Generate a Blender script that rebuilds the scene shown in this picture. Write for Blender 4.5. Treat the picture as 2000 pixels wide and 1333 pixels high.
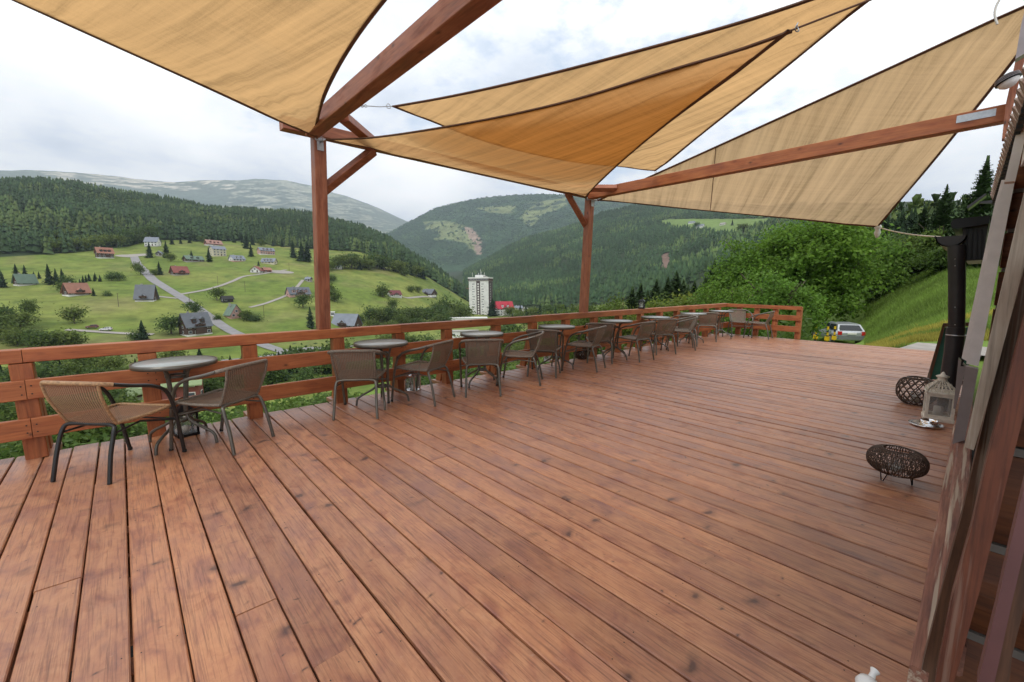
import bpy, math, random
import numpy as np
from mathutils import Vector, Matrix
random.seed(7)
rng = np.random.default_rng(11)
for o in list(bpy.data.objects): bpy.data.objects.remove(o)
C = bpy.context.scene.collection

# ---------------------------------------------------------------- camera, sky, sun, exposure
FPX = 832.0; H = 1.42
_a = np.array([920, 106.5, -FPX]); _a /= np.linalg.norm(_a)
_b = np.array([-766, 113.5, -FPX]); _b -= _a * _b.dot(_a); _b /= np.linalg.norm(_b)
R = np.stack([_a, _b, np.cross(_a, _b)])
cam = bpy.data.cameras.new('camera'); camo = bpy.data.objects.new('camera', cam); C.objects.link(camo)
cam.sensor_width = 36; cam.lens = 36 * FPX / 2000
cam.clip_start = 0.02; cam.clip_end = 60000
camo.matrix_world = Matrix([[*R[0], 0], [*R[1], 0], [*R[2], H], [0, 0, 0, 1]])
bpy.context.scene.camera = camo

w = bpy.data.worlds.new('World'); bpy.context.scene.world = w; w.use_nodes = True
nt = w.node_tree; N = nt.nodes; L = nt.links
for n in list(N): N.remove(n)
SUN_EL, SUN_AZ = math.radians(52), math.radians(205)      # azimuth measured from +X towards +Y
out = N.new('ShaderNodeOutputWorld'); bg = N.new('ShaderNodeBackground'); L.new(bg.outputs[0], out.inputs[0])
sky = N.new('ShaderNodeTexSky'); sky.sky_type = 'NISHITA'; sky.sun_disc = False
sky.sun_elevation = SUN_EL; sky.sun_rotation = math.pi / 2 - SUN_AZ
bg.inputs['Strength'].default_value = 0.117
def wmath(op, a, b=None, clamp=False):
    n = N.new('ShaderNodeMath'); n.operation = op; n.use_clamp = clamp
    for i, v in enumerate((a, b)):
        if v is None: continue
        if isinstance(v, (int, float)): n.inputs[i].default_value = v
        else: L.new(v, n.inputs[i])
    return n.outputs[0]
tc = N.new('ShaderNodeTexCoord')
sep = N.new('ShaderNodeSeparateXYZ'); L.new(tc.outputs['Generated'], sep.inputs[0])
zc = wmath('MAXIMUM', sep.outputs[2], 0.0)
den = wmath('ADD', zc, 0.22)
comb = N.new('ShaderNodeCombineXYZ')
L.new(wmath('DIVIDE', sep.outputs[0], den), comb.inputs[0]); L.new(wmath('DIVIDE', sep.outputs[1], den), comb.inputs[1])
comb.inputs[2].default_value = 3.7
def wnoise(scale, det, off=0.0, rough=0.55):
    m = N.new('ShaderNodeMapping'); m.inputs['Location'].default_value = (off, off * 1.7, 0); L.new(comb.outputs[0], m.inputs[0])
    n = N.new('ShaderNodeTexNoise'); n.inputs['Scale'].default_value = scale; n.inputs['Detail'].default_value = det
    n.inputs['Roughness'].default_value = rough; L.new(m.outputs[0], n.inputs['Vector']); return n.outputs['Fac']
def wramp(v, stops):
    r = N.new('ShaderNodeValToRGB'); L.new(v, r.inputs[0]); e = r.color_ramp.elements
    while len(e) > 1: e.remove(e[-1])
    e[0].position = stops[0][0]; e[0].color = (*stops[0][1], 1)
    for p, c in stops[1:]:
        k = e.new(p); k.color = (*c, 1)
    return r.outputs[0]
shade = wramp(wnoise(1.1, 6, 2.3), [(0.30, (5.2, 5.8, 6.9)), (0.40, (7.2, 7.7, 8.5)), (0.48, (9.3, 9.5, 9.8)), (0.58, (11.2, 11.2, 11.1)), (0.70, (12.6, 12.4, 12.2))])
hole = wramp(wnoise(1.9, 5, 5.1, 0.6), [(0.60, (0, 0, 0)), (0.70, (0.85, 0.85, 0.85))])
skym = N.new('ShaderNodeMix'); skym.data_type = 'RGBA'
vd = N.new('ShaderNodeVectorMath'); vd.operation = 'DOT_PRODUCT'; L.new(tc.outputs['Generated'], vd.inputs[0])
_g = R @ np.array([215.0, 600.0, -FPX]); _g /= np.linalg.norm(_g); vd.inputs[1].default_value = tuple(_g)
near = wramp(vd.outputs['Value'], [(0.90, (0, 0, 0)), (0.985, (1, 1, 1))])
hole2 = wramp(wnoise(4.2, 6, 9.7, 0.6), [(0.50, (0, 0, 0)), (0.64, (0.75, 0.75, 0.75))])
L.new(wmath('MAXIMUM', wmath('MULTIPLY', hole, 0.8), wmath('MULTIPLY', near, hole2)), skym.inputs[0]); L.new(shade, skym.inputs[6])
bl = N.new('ShaderNodeMix'); bl.data_type = 'RGBA'; bl.inputs[0].default_value = 0.55
L.new(sky.outputs[0], bl.inputs[6]); bl.inputs[7].default_value = (7.0, 8.6, 10.6, 1)
L.new(bl.outputs[2], skym.inputs[7]); L.new(skym.outputs[2], bg.inputs[0])

sd = bpy.data.lights.new('sun', 'SUN'); sd.energy = 1.3; sd.angle = math.radians(14); sd.color = (1.0, 0.96, 0.9)
so = bpy.data.objects.new('sun', sd); C.objects.link(so)
sv = Vector((math.cos(SUN_AZ) * math.cos(SUN_EL), math.sin(SUN_AZ) * math.cos(SUN_EL), math.sin(SUN_EL)))
so.rotation_euler = sv.to_track_quat('Z', 'Y').to_euler(); so.location = (0, 0, 50)
sc = bpy.context.scene
sc.view_settings.view_transform = 'Standard'; sc.view_settings.look = 'None'; sc.view_settings.gamma = 1
sc.view_settings.use_curve_mapping = False; sc.view_settings.exposure = 0.22
sc.render.engine = 'CYCLES'; sc.cycles.volume_bounces = 0; sc.cycles.transparent_max_bounces = 24
sc.render.resolution_x = 1024; sc.render.resolution_y = 682

# ---------------------------------------------------------------- measuring helpers: photo point -> real place
def ray(x, y): return R @ np.array([x - 1000, -(y - 666.5), -FPX])
def onZ(x, y, z=0.0): d = ray(x, y); return d * ((z - H) / d[2]) + np.array([0, 0, H])
def onY(x, y, Y): d = ray(x, y); return d * (Y / d[1]) + np.array([0, 0, H])
def onX(x, y, X): d = ray(x, y); return d * (X / d[0]) + np.array([0, 0, H])
def at(x, y, r): d = ray(x, y); return d * (r / math.hypot(d[0], d[1])) + np.array([0, 0, H])
def pix1(P):
    c = (np.array(P) - np.array([0, 0, H])) @ R
    return 1000 + FPX * c[0] / -c[2], 666.5 - FPX * c[1] / -c[2]
UP = Vector((0.019, -0.0215, 1.0))                          # true plumb line against the sloping deck

# ---------------------------------------------------------------- mesh helpers
class MB:
    def __init__(s): s.v = []; s.f = []; s.sm = []
    def add(s, v, f, smooth=False):
        o = len(s.v); s.v += [tuple(p) for p in v]; s.f += [tuple(i + o for i in q) for q in f]; s.sm += [smooth] * len(f); return s
    def box(s, c, d, M=None):
        x, y, z = d[0] / 2, d[1] / 2, d[2] / 2
        vs = [Vector((a * x, b * y, e * z)) for e in (-1, 1) for b in (-1, 1) for a in (-1, 1)]
        if M is not None: vs = [M @ p for p in vs]
        c = Vector(c); vs = [p + c for p in vs]
        return s.add(vs, [(0, 2, 3, 1), (4, 5, 7, 6), (0, 1, 5, 4), (2, 6, 7, 3), (0, 4, 6, 2), (1, 3, 7, 5)])
    def bar(s, p0, p1, wd, ht, up=(0, 0, 1), ch=0.0):
        p0 = Vector(p0); p1 = Vector(p1); a = (p1 - p0).normalized(); u = Vector(up)
        sd_ = a.cross(u).normalized(); u = sd_.cross(a).normalized()
        x, y = wd / 2, ht / 2
        if ch > 0: prof = [(-x + ch, -y), (x - ch, -y), (x, -y + ch), (x, y - ch), (x - ch, y), (-x + ch, y), (-x, y - ch), (-x, -y + ch)]
        else: prof = [(-x, -y), (x, -y), (x, y), (-x, y)]
        n = len(prof); vs = [p + sd_ * q[0] + u * q[1] for p in (p0, p1) for q in prof]
        fs = [(i, (i + 1) % n, n + (i + 1) % n, n + i) for i in range(n)] + [tuple(range(n))[::-1], tuple(range(n, 2 * n))]
        return s.add(vs, fs)
    def tube(s, pts, r, n=8, closed=False, caps=True):
        P = [Vector(p) for p in pts]; m = len(P); rr = r if hasattr(r, '__len__') else [r] * m
        ref = None; rings = []
        for i in range(m):
            t = (P[(i + 1) % m] - P[i - 1]) if closed else (P[min(i + 1, m - 1)] - P[max(i - 1, 0)])
            t.normalize()
            if ref is None:
                ref = t.orthogonal().normalized()
            ref = (ref - t * ref.dot(t))
            ref = ref.normalized() if ref.length > 1e-6 else t.orthogonal().normalized()
            b = t.cross(ref)
            rings.append([P[i] + (ref * math.cos(2 * math.pi * k / n) + b * math.sin(2 * math.pi * k / n)) * rr[i] for k in range(n)])
        vs = [v for g in rings for v in g]; fs = []
        for i in range(m if closed else m - 1):
            j = (i + 1) % m
            for k in range(n): fs.append((i * n + k, i * n + (k + 1) % n, j * n + (k + 1) % n, j * n + k))
        s.add(vs, fs, True)
        if not closed and caps: s.add(rings[0], [tuple(range(n))[::-1]]); s.add(rings[-1], [tuple(range(n))])
        return s
    def lathe(s, prof, n=20, c=(0, 0, 0)):
        c = Vector(c); vs = [c + Vector((r * math.cos(2 * math.pi * k / n), r * math.sin(2 * math.pi * k / n), z)) for r, z in prof for k in range(n)]
        fs = [(i * n + k, i * n + (k + 1) % n, (i + 1) * n + (k + 1) % n, (i + 1) * n + k) for i in range(len(prof) - 1) for k in range(n)]
        return s.add(vs, fs, True)
    def mesh(s, name, mat):
        me = bpy.data.meshes.new(name); me.from_pydata(s.v, [], s.f); me.materials.append(mat)
        if any(s.sm): me.polygons.foreach_set('use_smooth', s.sm)
        me.update(); return me
    def build(s, name, mat, parent=None, **kw): return link(name, s.mesh(name, mat), parent, **kw)
def npmesh(name, V, F, mat, col=None, smooth=False):
    """V (n,3), F (m,k) with one k; col (n,3) optional colour attribute 'tint'."""
    me = bpy.data.meshes.new(name); V = np.asarray(V, np.float32); F = np.asarray(F, np.int32); k = F.shape[1]
    me.vertices.add(len(V)); me.vertices.foreach_set('co', V.ravel())
    me.loops.add(F.size); me.loops.foreach_set('vertex_index', F.ravel())
    me.polygons.add(len(F)); me.polygons.foreach_set('loop_start', np.arange(0, F.size, k, dtype=np.int32))
    me.polygons.foreach_set('loop_total', np.full(len(F), k, np.int32))
    if smooth: me.polygons.foreach_set('use_smooth', np.ones(len(F), bool))
    me.update(calc_edges=True)
    if col is not None:
        a = me.color_attributes.new('tint', 'FLOAT_COLOR', 'POINT')
        a.data.foreach_set('color', np.concatenate([col, np.ones((len(V), 1))], 1).astype(np.float32).ravel())
    me.materials.append(mat); return me
def link(name, data, parent=None, label=None, cat=None, group=None, kind=None, loc=None, rz=None):
    o = bpy.data.objects.new(name, data); C.objects.link(o)
    if parent is not None: o.parent = parent
    if loc is not None: o.location = tuple(float(q) for q in loc)
    if rz is not None: o.rotation_euler = (0, 0, rz)
    tag(o, label, cat, group, kind); return o
def tag(o, label=None, cat=None, group=None, kind=None):
    for k, v in (('label', label), ('category', cat), ('group', group), ('kind', kind)):
        if v: o[k] = v
    return o
def thing(name, label, cat, loc=(0, 0, 0), rz=0.0, group=None): return link(name, None, None, label, cat, group, None, loc, rz)
def dup(root, loc, rz, label, group=None, scale=None):
    r = root.copy(); C.objects.link(r); r.location = tuple(float(q) for q in loc); r.rotation_euler = (0, 0, rz); r['label'] = label
    if group: r['group'] = group
    if scale: r.scale = scale
    for ch in list(root.children):
        c = ch.copy(); C.objects.link(c); c.parent = r
        for g in ch.children:
            d = g.copy(); C.objects.link(d); d.parent = c
    return r
def smooth_path(pts, n=6):
    P = [Vector(p) for p in pts]; out_ = []
    for i in range(len(P) - 1):
        a, b, c, d = P[max(i - 1, 0)], P[i], P[i + 1], P[min(i + 2, len(P) - 1)]
        for k in range(n):
            t = k / n; out_.append(0.5 * ((2 * b) + (c - a) * t + (2 * a - 5 * b + 4 * c - d) * t * t + (3 * b - a - 3 * c + d) * t ** 3))
    return out_ + [P[-1]]

# ---------------------------------------------------------------- materials
class Mat:
    def __init__(s, name, rough=0.6, metal=0.0, spec=None):
        s.m = bpy.data.materials.new(name); s.m.use_nodes = True; s.N = s.m.node_tree.nodes; s.L = s.m.node_tree.links
        s.b = s.N['Principled BSDF']; s.b.inputs['Roughness'].default_value = rough; s.b.inputs['Metallic'].default_value = metal
        if spec is not None: s.b.inputs['Specular IOR Level'].default_value = spec
    def n(s, t, **kw):
        x = s.N.new(t)
        for k, v in kw.items():
            if k in x.inputs:
                x.inputs[k].default_value = v
            else: setattr(x, k, v)
        return x
    def coord(s, kind='Object', scale=(1, 1, 1), rnd=0.0, rot=(0, 0, 0)):
        t = s.n('ShaderNodeTexCoord'); m = s.n('ShaderNodeMapping'); m.inputs['Scale'].default_value = scale; m.inputs['Rotation'].default_value = rot
        s.L.new(t.outputs[kind], m.inputs[0])
        if rnd:
            oi = s.n('ShaderNodeObjectInfo'); v = s.n('ShaderNodeVectorMath', operation='SCALE'); c = s.n('ShaderNodeCombineXYZ')
            for i in range(3): s.L.new(oi.outputs['Random'], c.inputs[i])
            s.L.new(c.outputs[0], v.inputs[0]); v.inputs['Scale'].default_value = rnd
            a = s.n('ShaderNodeVectorMath', operation='ADD'); s.L.new(m.outputs[0], a.inputs[0]); s.L.new(v.outputs[0], a.inputs[1]); return a.outputs[0]
        return m.outputs[0]
    def noise(s, vec, scale, det=4, rough=0.55, dist=0.0):
        n = s.n('ShaderNodeTexNoise'); n.inputs['Scale'].default_value = scale; n.inputs['Detail'].default_value = det
        n.inputs['Roughness'].default_value = rough; n.inputs['Distortion'].default_value = dist; s.L.new(vec, n.inputs['Vector']); return n.outputs['Fac']
    def ramp(s, v, stops):
        r = s.n('ShaderNodeValToRGB'); s.L.new(v, r.inputs[0]); e = r.color_ramp.elements
        while len(e) > 1: e.remove(e[-1])
        f = lambda c: (c, c, c, 1) if isinstance(c, (int, float)) else (*c, 1)
        e[0].position = stops[0][0]; e[0].color = f(stops[0][1])
        for p, c in stops[1:]: k = e.new(p); k.color = f(c)
        return r.outputs[0]
    def mix(s, fac, a, b, mode='MIX'):
        m = s.n('ShaderNodeMix', data_type='RGBA', blend_type=mode)
        for i, v in ((0, fac), (6, a), (7, b)):
            if isinstance(v, (int, float)): m.inputs[i].default_value = v if i == 0 else (v, v, v, 1)
            elif isinstance(v, tuple): m.inputs[i].default_value = (*v, 1)
            else: s.L.new(v, m.inputs[i])
        return m.outputs[2]
    def math(s, op, a, b=0.0):
        m = s.n('ShaderNodeMath', operation=op)
        for i, v in ((0, a), (1, b)):
            if isinstance(v, (int, float)): m.inputs[i].default_value = v
            else: s.L.new(v, m.inputs[i])
        return m.outputs[0]
    def set(s, name, v):
        if isinstance(v, tuple): s.b.inputs[name].default_value = (*v, 1)
        elif isinstance(v, (int, float)): s.b.inputs[name].default_value = v
        else: s.L.new(v, s.b.inputs[name])
    def bump(s, h, strength=0.3, dist=0.01):
        b = s.n('ShaderNodeBump'); b.inputs['Strength'].default_value = strength; b.inputs['Distance'].default_value = dist
        s.L.new(h, b.inputs['Height']); s.L.new(b.outputs[0], s.b.inputs['Normal'])
def plain(name, col, rough=0.6, metal=0.0, var=0.15, scale=6.0, bump=0.0):
    m = Mat(name, rough, metal); v = m.coord('Object', rnd=20); n = m.noise(v, scale, 5)
    lo = tuple(c * (1 - var) for c in col); hi = tuple(min(1, c * (1 + var)) for c in col)
    m.set('Base Color', m.ramp(n, [(0.3, lo), (0.7, hi)]))
    if bump: m.bump(n, bump)
    return m.m
def wood(name, c1, c2, c3, axis='Y', rough=0.45, grain=1.0, knots=True, wear=None, spec=0.5):
    """c1 light, c2 main, c3 dark; grain runs along the named object axis."""
    m = Mat(name, rough, spec=spec)
    sc_ = {'X': (0.12, 1, 1), 'Y': (1, 0.12, 1), 'Z': (1, 1, 0.12)}[axis]
    sf = {'X': (0.04, 1, 1), 'Y': (1, 0.04, 1), 'Z': (1, 1, 0.04)}[axis]
    big = m.noise(m.coord('Object', tuple(q if q == 1 else 0.35 for q in sc_), 31), 5.5, 5, 0.6, 0.3)
    str_ = m.noise(m.coord('Object', sc_, 17), 16, 6, 0.6, 1.2)
    fine = m.noise(m.coord('Object', sf, 9), 95, 4, 0.6)
    col = m.ramp(big, [(0.30, c3), (0.43, c2), (0.54, c1), (0.64, c2), (0.75, c3)])
    col = m.mix(0.55, col, m.ramp(str_, [(0.3, c3), (0.5, c2), (0.7, c1)]))
    col = m.mix(m.ramp(fine, [(0.35, 0.3 * grain), (0.55, 0.0)]), col, tuple(q * 0.35 for q in c3))
    if knots:
        vo = m.n('ShaderNodeTexVoronoi'); vo.inputs['Scale'].default_value = 4.2
        kv = m.coord('Object', tuple(1.6 if q == 1 else 0.9 for q in sc_), 53); m.L.new(kv, vo.inputs['Vector'])
        col = m.mix(m.ramp(vo.outputs['Distance'], [(0.035, 0.8), (0.085, 0.3), (0.16, 0.0)]), col, tuple(q * 0.3 for q in c3))
    oi = m.n('ShaderNodeObjectInfo')
    col = m.mix(0.5, col, m.ramp(oi.outputs['Random'], [(0.0, (0.62, 0.60, 0.60)), (0.35, (1, 1, 1)), (0.7, (0.86, 0.84, 0.82)), (1.0, (1.2, 1.12, 1.02))]), 'MULTIPLY')
    if wear: col = m.mix(m.ramp(m.noise(m.coord('Object', tuple(q if q == 1 else 0.03 for q in sc_), 5), 30, 6, 0.6), [(0.54, 0.0), (0.62, 0.8)]), col, wear)
    m.set('Base Color', col)
    m.set('Roughness', m.ramp(big, [(0.3, max(0.05, rough - 0.1)), (0.7, min(1, rough + 0.15))]))
    m.bump(m.mix(0.5, fine, str_), 0.35, 0.004)
    return m.m
M = {}
def deck_wood():
    m = Mat('stained_deck_wood', 0.4); c = lambda sc_, rn: m.coord('Object', sc_, rn)
    c1, c2, c3 = (0.50, 0.242, 0.122), (0.395, 0.168, 0.088), (0.225, 0.085, 0.058)
    big = m.noise(c((1.0, 0.62, 1), 31), 6.5, 7, 0.62, 0.5); mid = m.noise(c((1, 0.3, 1), 47), 14, 6, 0.62, 0.7)
    fine = m.noise(c((1, 0.035, 1), 9), 110, 5, 0.62, 0.2); crack = m.noise(c((1, 0.022, 1), 71), 30, 3, 0.5, 0.6)
    col = m.ramp(big, [(0.33, c3), (0.43, c2), (0.53, c1), (0.62, c2), (0.70, c3)])
    col = m.mix(0.4, col, m.ramp(mid, [(0.34, c3), (0.48, c2), (0.62, c1)]))
    col = m.mix(m.ramp(m.noise(c((1, 0.8, 1), 23), 3.1, 4), [(0.54, 0.0), (0.68, 0.35)]), col, (0.25, 0.11, 0.095))
    col = m.mix(m.ramp(fine, [(0.34, 0.5), (0.5, 0.0)]), col, (0.10, 0.032, 0.022))
    col = m.mix(m.ramp(crack, [(0.488, 0.0), (0.5, 0.75), (0.512, 0.0)]), col, m.mix(0.5, col, (0.05, 0.016, 0.012)))
    for sc_, rn, r0 in ((3.3, 53, 0.05), (7.5, 97, 0.03)):
        vo = m.n('ShaderNodeTexVoronoi'); vo.inputs['Scale'].default_value = sc_; vv = m.n('ShaderNodeVectorMath', operation='ADD'); m.L.new(c((0.75, 1.25, 1), rn), vv.inputs[0])
        nz = m.n('ShaderNodeTexNoise'); nz.inputs['Scale'].default_value = 9; m.L.new(c((1, 1, 1), 5), nz.inputs['Vector']); sv_ = m.n('ShaderNodeVectorMath', operation='SCALE'); sv_.inputs['Scale'].default_value = 0.13; m.L.new(nz.outputs['Color'], sv_.inputs[0]); m.L.new(sv_.outputs[0], vv.inputs[1]); m.L.new(vv.outputs[0], vo.inputs['Vector'])
        col = m.mix(m.ramp(vo.outputs['Distance'], [(r0, 0.85), (r0 * 1.9, 0.35), (r0 * 4, 0.0)]), col, (0.055, 0.022, 0.018))
    sc2 = m.noise(m.coord('Object', (1, 1, 1), 3), 28, 8, 0.75); col = m.mix(m.ramp(sc2, [(0.60, 0.0), (0.72, 0.35)]), col, (0.50, 0.33, 0.24))
    oi = m.n('ShaderNodeObjectInfo'); col = m.mix(0.75, col, m.ramp(oi.outputs['Random'], [(0.0, (0.70, 0.66, 0.66)), (0.35, (1, 1, 1)), (0.7, (0.88, 0.84, 0.84)), (1.0, (1.16, 1.1, 1.0))]), 'MULTIPLY')
    m.set('Base Color', col); m.set('Roughness', m.ramp(big, [(0.35, 0.34), (0.65, 0.52)]))
    m.b.inputs['Coat Weight'].default_value = 0.2; m.b.inputs['Coat Roughness'].default_value = 0.32
    m.bump(m.mix(0.5, fine, m.mix(0.5, mid, crack)), 0.5, 0.004); return m.m
M['deck'] = deck_wood()
for ax in 'XYZ':
    M['rail' + ax] = wood('red_brown_timber_' + ax.lower(), (0.47, 0.165, 0.056), (0.36, 0.105, 0.035), (0.17, 0.045, 0.020), ax, 0.5, 0.8)
for ax in 'XYZ':
    M['frame' + ax] = wood('brown_frame_timber_' + ax.lower(), (0.42, 0.165, 0.085), (0.29, 0.092, 0.044), (0.13, 0.042, 0.024), ax, 0.5, 0.9)
M['shadow_post'] = wood('shaded_red_post', (0.20, 0.065, 0.030), (0.13, 0.038, 0.020), (0.05, 0.018, 0.012), 'Z', 0.6, 1.2, wear=(0.24, 0.15, 0.11))  # post timber darkened, the wall corner's shade put into its colour
M['weathered'] = wood('weathered_board', (0.40, 0.30, 0.24), (0.24, 0.14, 0.10), (0.09, 0.055, 0.04), 'Z', 0.8, 1.3, wear=(0.50, 0.45, 0.38))
M['weatheredX'] = wood('weathered_sill', (0.36, 0.18, 0.12), (0.26, 0.11, 0.075), (0.12, 0.05, 0.04), 'X', 0.7, 1.3, wear=(0.52, 0.43, 0.32))
M['pale_board'] = wood('pale_weathered_board', (0.52, 0.46, 0.38), (0.40, 0.32, 0.25), (0.20, 0.14, 0.10), 'Z', 0.8, 1.2, wear=(0.6, 0.58, 0.5))
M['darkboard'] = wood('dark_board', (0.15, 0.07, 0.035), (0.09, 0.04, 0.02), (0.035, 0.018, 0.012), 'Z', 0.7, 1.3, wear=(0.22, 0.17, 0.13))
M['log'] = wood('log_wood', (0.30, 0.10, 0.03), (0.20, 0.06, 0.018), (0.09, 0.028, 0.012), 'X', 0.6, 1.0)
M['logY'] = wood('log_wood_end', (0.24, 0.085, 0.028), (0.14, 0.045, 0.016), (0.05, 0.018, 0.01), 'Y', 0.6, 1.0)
M['chink'] = plain('chinking', (0.20, 0.185, 0.165), 0.9, bump=0.3)
M['purple'] = plain('purple_brown_paint', (0.11, 0.045, 0.045), 0.5, var=0.2)
M['whitepaint'] = plain('white_paint', (0.82, 0.79, 0.78), 0.6, var=0.08, scale=9, bump=0.2)
M['tubebronze'] = plain('bronze_tube', (0.135, 0.125, 0.105), 0.33, 0.5, var=0.2)
M['tubedark'] = plain('dark_tube', (0.035, 0.035, 0.035), 0.35, 0.5, var=0.2)
M['black'] = plain('black_metal', (0.018, 0.018, 0.02), 0.42, 0.6, var=0.2)
M['zinc'] = plain('galvanised_steel', (0.45, 0.46, 0.47), 0.35, 0.9, var=0.15, scale=30)
M['silver'] = plain('polished_steel', (0.8, 0.8, 0.8), 0.12, 1.0, var=0.05)
M['greymetal'] = plain('grey_flashing', (0.30, 0.26, 0.26), 0.4, 0.3, var=0.12)
M['drain'] = plain('drainpipe_paint', (0.035, 0.033, 0.036), 0.4, 0.3, var=0.3, scale=3)
M['greenboard'] = plain('green_chalkboard', (0.014, 0.10, 0.065), 0.55, var=0.2)
M['cream'] = plain('cream_distressed_paint', (0.72, 0.67, 0.57), 0.6, var=0.15, scale=20, bump=0.2)
M['rope'] = plain('white_rope', (0.65, 0.63, 0.58), 0.8, var=0.1)
M['hem'] = plain('sail_hem', (0.11, 0.048, 0.025), 0.8, var=0.15)
M['candle'] = plain('wax', (0.75, 0.7, 0.6), 0.5, var=0.03)
M['wicker_dark'] = plain('dark_willow', (0.075, 0.045, 0.030), 0.6, var=0.45, scale=40)
M['yellow'] = plain('yellow_paint', (0.75, 0.48, 0.02), 0.4, var=0.1)
M['rubber'] = plain('rubber', (0.02, 0.02, 0.02), 0.8)
M['porcelain'] = plain('white_porcelain', (0.78, 0.77, 0.74), 0.25, var=0.04)
def glass(name, tint=(1, 1, 1), rough=0.02, alpha=0.25):
    m = Mat(name, rough); m.set('Base Color', tint); m.b.inputs['Alpha'].default_value = alpha; m.b.inputs['Specular IOR Level'].default_value = 0.8; return m.m
M['glass'] = glass('clear_glass', (0.35, 0.37, 0.37))
def tabletop_mat():
    m = Mat('frosted_glass_top', 0.34); v = m.coord('Object', rnd=7)
    m.set('Base Color', m.ramp(m.noise(v, 3, 3), [(0.3, (0.33, 0.36, 0.35)), (0.7, (0.41, 0.44, 0.43))]))
    m.b.inputs['Coat Weight'].default_value = 0.3; m.b.inputs['Coat Roughness'].default_value = 0.3
    m.bump(m.noise(v, 120, 2), 0.06, 0.002); return m.m
M['tabletop'] = tabletop_mat()
def weave(name, c1, c2):
    m = Mat(name, 0.55); t = m.n('ShaderNodeTexCoord'); sp = m.n('ShaderNodeSeparateXYZ'); m.L.new(t.outputs['UV'], sp.inputs[0])
    u, v = sp.outputs[0], sp.outputs[1]
    su = m.math('SINE', m.math('MULTIPLY', u, 2 * math.pi * 26)); sv_ = m.math('SINE', m.math('MULTIPLY', v, 2 * math.pi * 34))
    h = m.math('ADD', m.math('MULTIPLY', m.math('MULTIPLY', su, sv_), 0.25), m.math('MULTIPLY', m.math('ABSOLUTE', m.math('SINE', m.math('MULTIPLY', u, math.pi * 26))), 0.75))
    n = m.noise(m.coord('UV', (40, 40, 1), 9), 1.2, 3)
    col = m.ramp(h, [(0.0, tuple(q * 0.12 for q in c2)), (0.28, c2), (0.75, c1)])
    col = m.mix(0.6, col, m.ramp(n, [(0.3, (0.6, 0.6, 0.6)), (0.7, (1.25, 1.2, 1.15))]), 'MULTIPLY')
    m.set('Base Color', col); m.bump(h, 0.9, 0.004)
    hole = m.math('LESS_THAN', h, 0.16); m.set('Alpha', m.math('SUBTRACT', 1.0, hole)); return m.m
M['weave'] = weave('brown_wicker_weave', (0.25, 0.195, 0.145), (0.12, 0.088, 0.062))
M['weave_tan'] = weave('tan_wicker_weave', (0.34, 0.205, 0.12), (0.16, 0.085, 0.05))
M['wrap'] = plain('wicker_wrap', (0.165, 0.135, 0.105), 0.55, var=0.4, scale=70, bump=0.4)
M['wrap_tan'] = plain('tan_wicker_wrap', (0.34, 0.20, 0.10), 0.55, var=0.4, scale=70, bump=0.4)
def sail_mat(name, c):
    m = Mat(name, 0.9); Nn = m.N; Lk = m.L
    t = m.coord('UV', (1, 1, 1)); mm = m.n('ShaderNodeMapping'); mm.inputs['Scale'].default_value = (38, 1.6, 1); Lk.new(t, mm.inputs[0])
    st = m.noise(mm.outputs[0], 1.0, 6, 0.65, 0.3)
    m2 = m.n('ShaderNodeMapping'); m2.inputs['Scale'].default_value = (2.4, 90, 1); Lk.new(t, m2.inputs[0]); s2 = m.noise(m2.outputs[0], 1.0, 3, 0.6)
    cl = m.noise(t, 3.0, 4)
    m3 = m.n('ShaderNodeMapping'); m3.inputs['Scale'].default_value = (420, 420, 1); Lk.new(t, m3.inputs[0]); fz = m.noise(m3.outputs[0], 1.0, 2)
    f = m.math('ADD', m.math('MULTIPLY', st, 0.66), m.math('ADD', m.math('MULTIPLY', s2, 0.12), m.math('ADD', m.math('MULTIPLY', cl, 0.10), m.math('MULTIPLY', fz, 0.12))))
    col = m.ramp(f, [(0.38, tuple(q * 0.62 for q in c)), (0.5, c), (0.62, tuple(min(1, q * 1.22) for q in c))])
    tr = m.n('ShaderNodeBsdfTranslucent'); Lk.new(col, tr.inputs[0]); df = m.n('ShaderNodeBsdfDiffuse'); Lk.new(col, df.inputs[0])
    bp = m.n('ShaderNodeBump'); bp.inputs['Strength'].default_value = 0.5; bp.inputs['Distance'].default_value = 0.02; Lk.new(st, bp.inputs['Height'])
    Lk.new(bp.outputs[0], tr.inputs[1]); Lk.new(bp.outputs[0], df.inputs[2])
    mx = m.n('ShaderNodeMixShader'); mx.inputs[0].default_value = 0.84; Lk.new(df.outputs[0], mx.inputs[1]); Lk.new(tr.outputs[0], mx.inputs[2])
    tp = m.n('ShaderNodeBsdfTransparent'); tp.inputs[0].default_value = (0.62, 0.38, 0.16, 1); m4 = m.n('ShaderNodeMixShader'); m4.inputs[0].default_value = 0.26
    Lk.new(mx.outputs[0], m4.inputs[1]); Lk.new(tp.outputs[0], m4.inputs[2]); Lk.new(m4.outputs[0], m.N['Material Output'].inputs[0]); return m.m
M['sail'] = sail_mat('shade_sail_cloth', (0.565, 0.340, 0.150))
M['sail_pale'] = sail_mat('pale_sail_cloth', (0.545, 0.375, 0.215))
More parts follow.
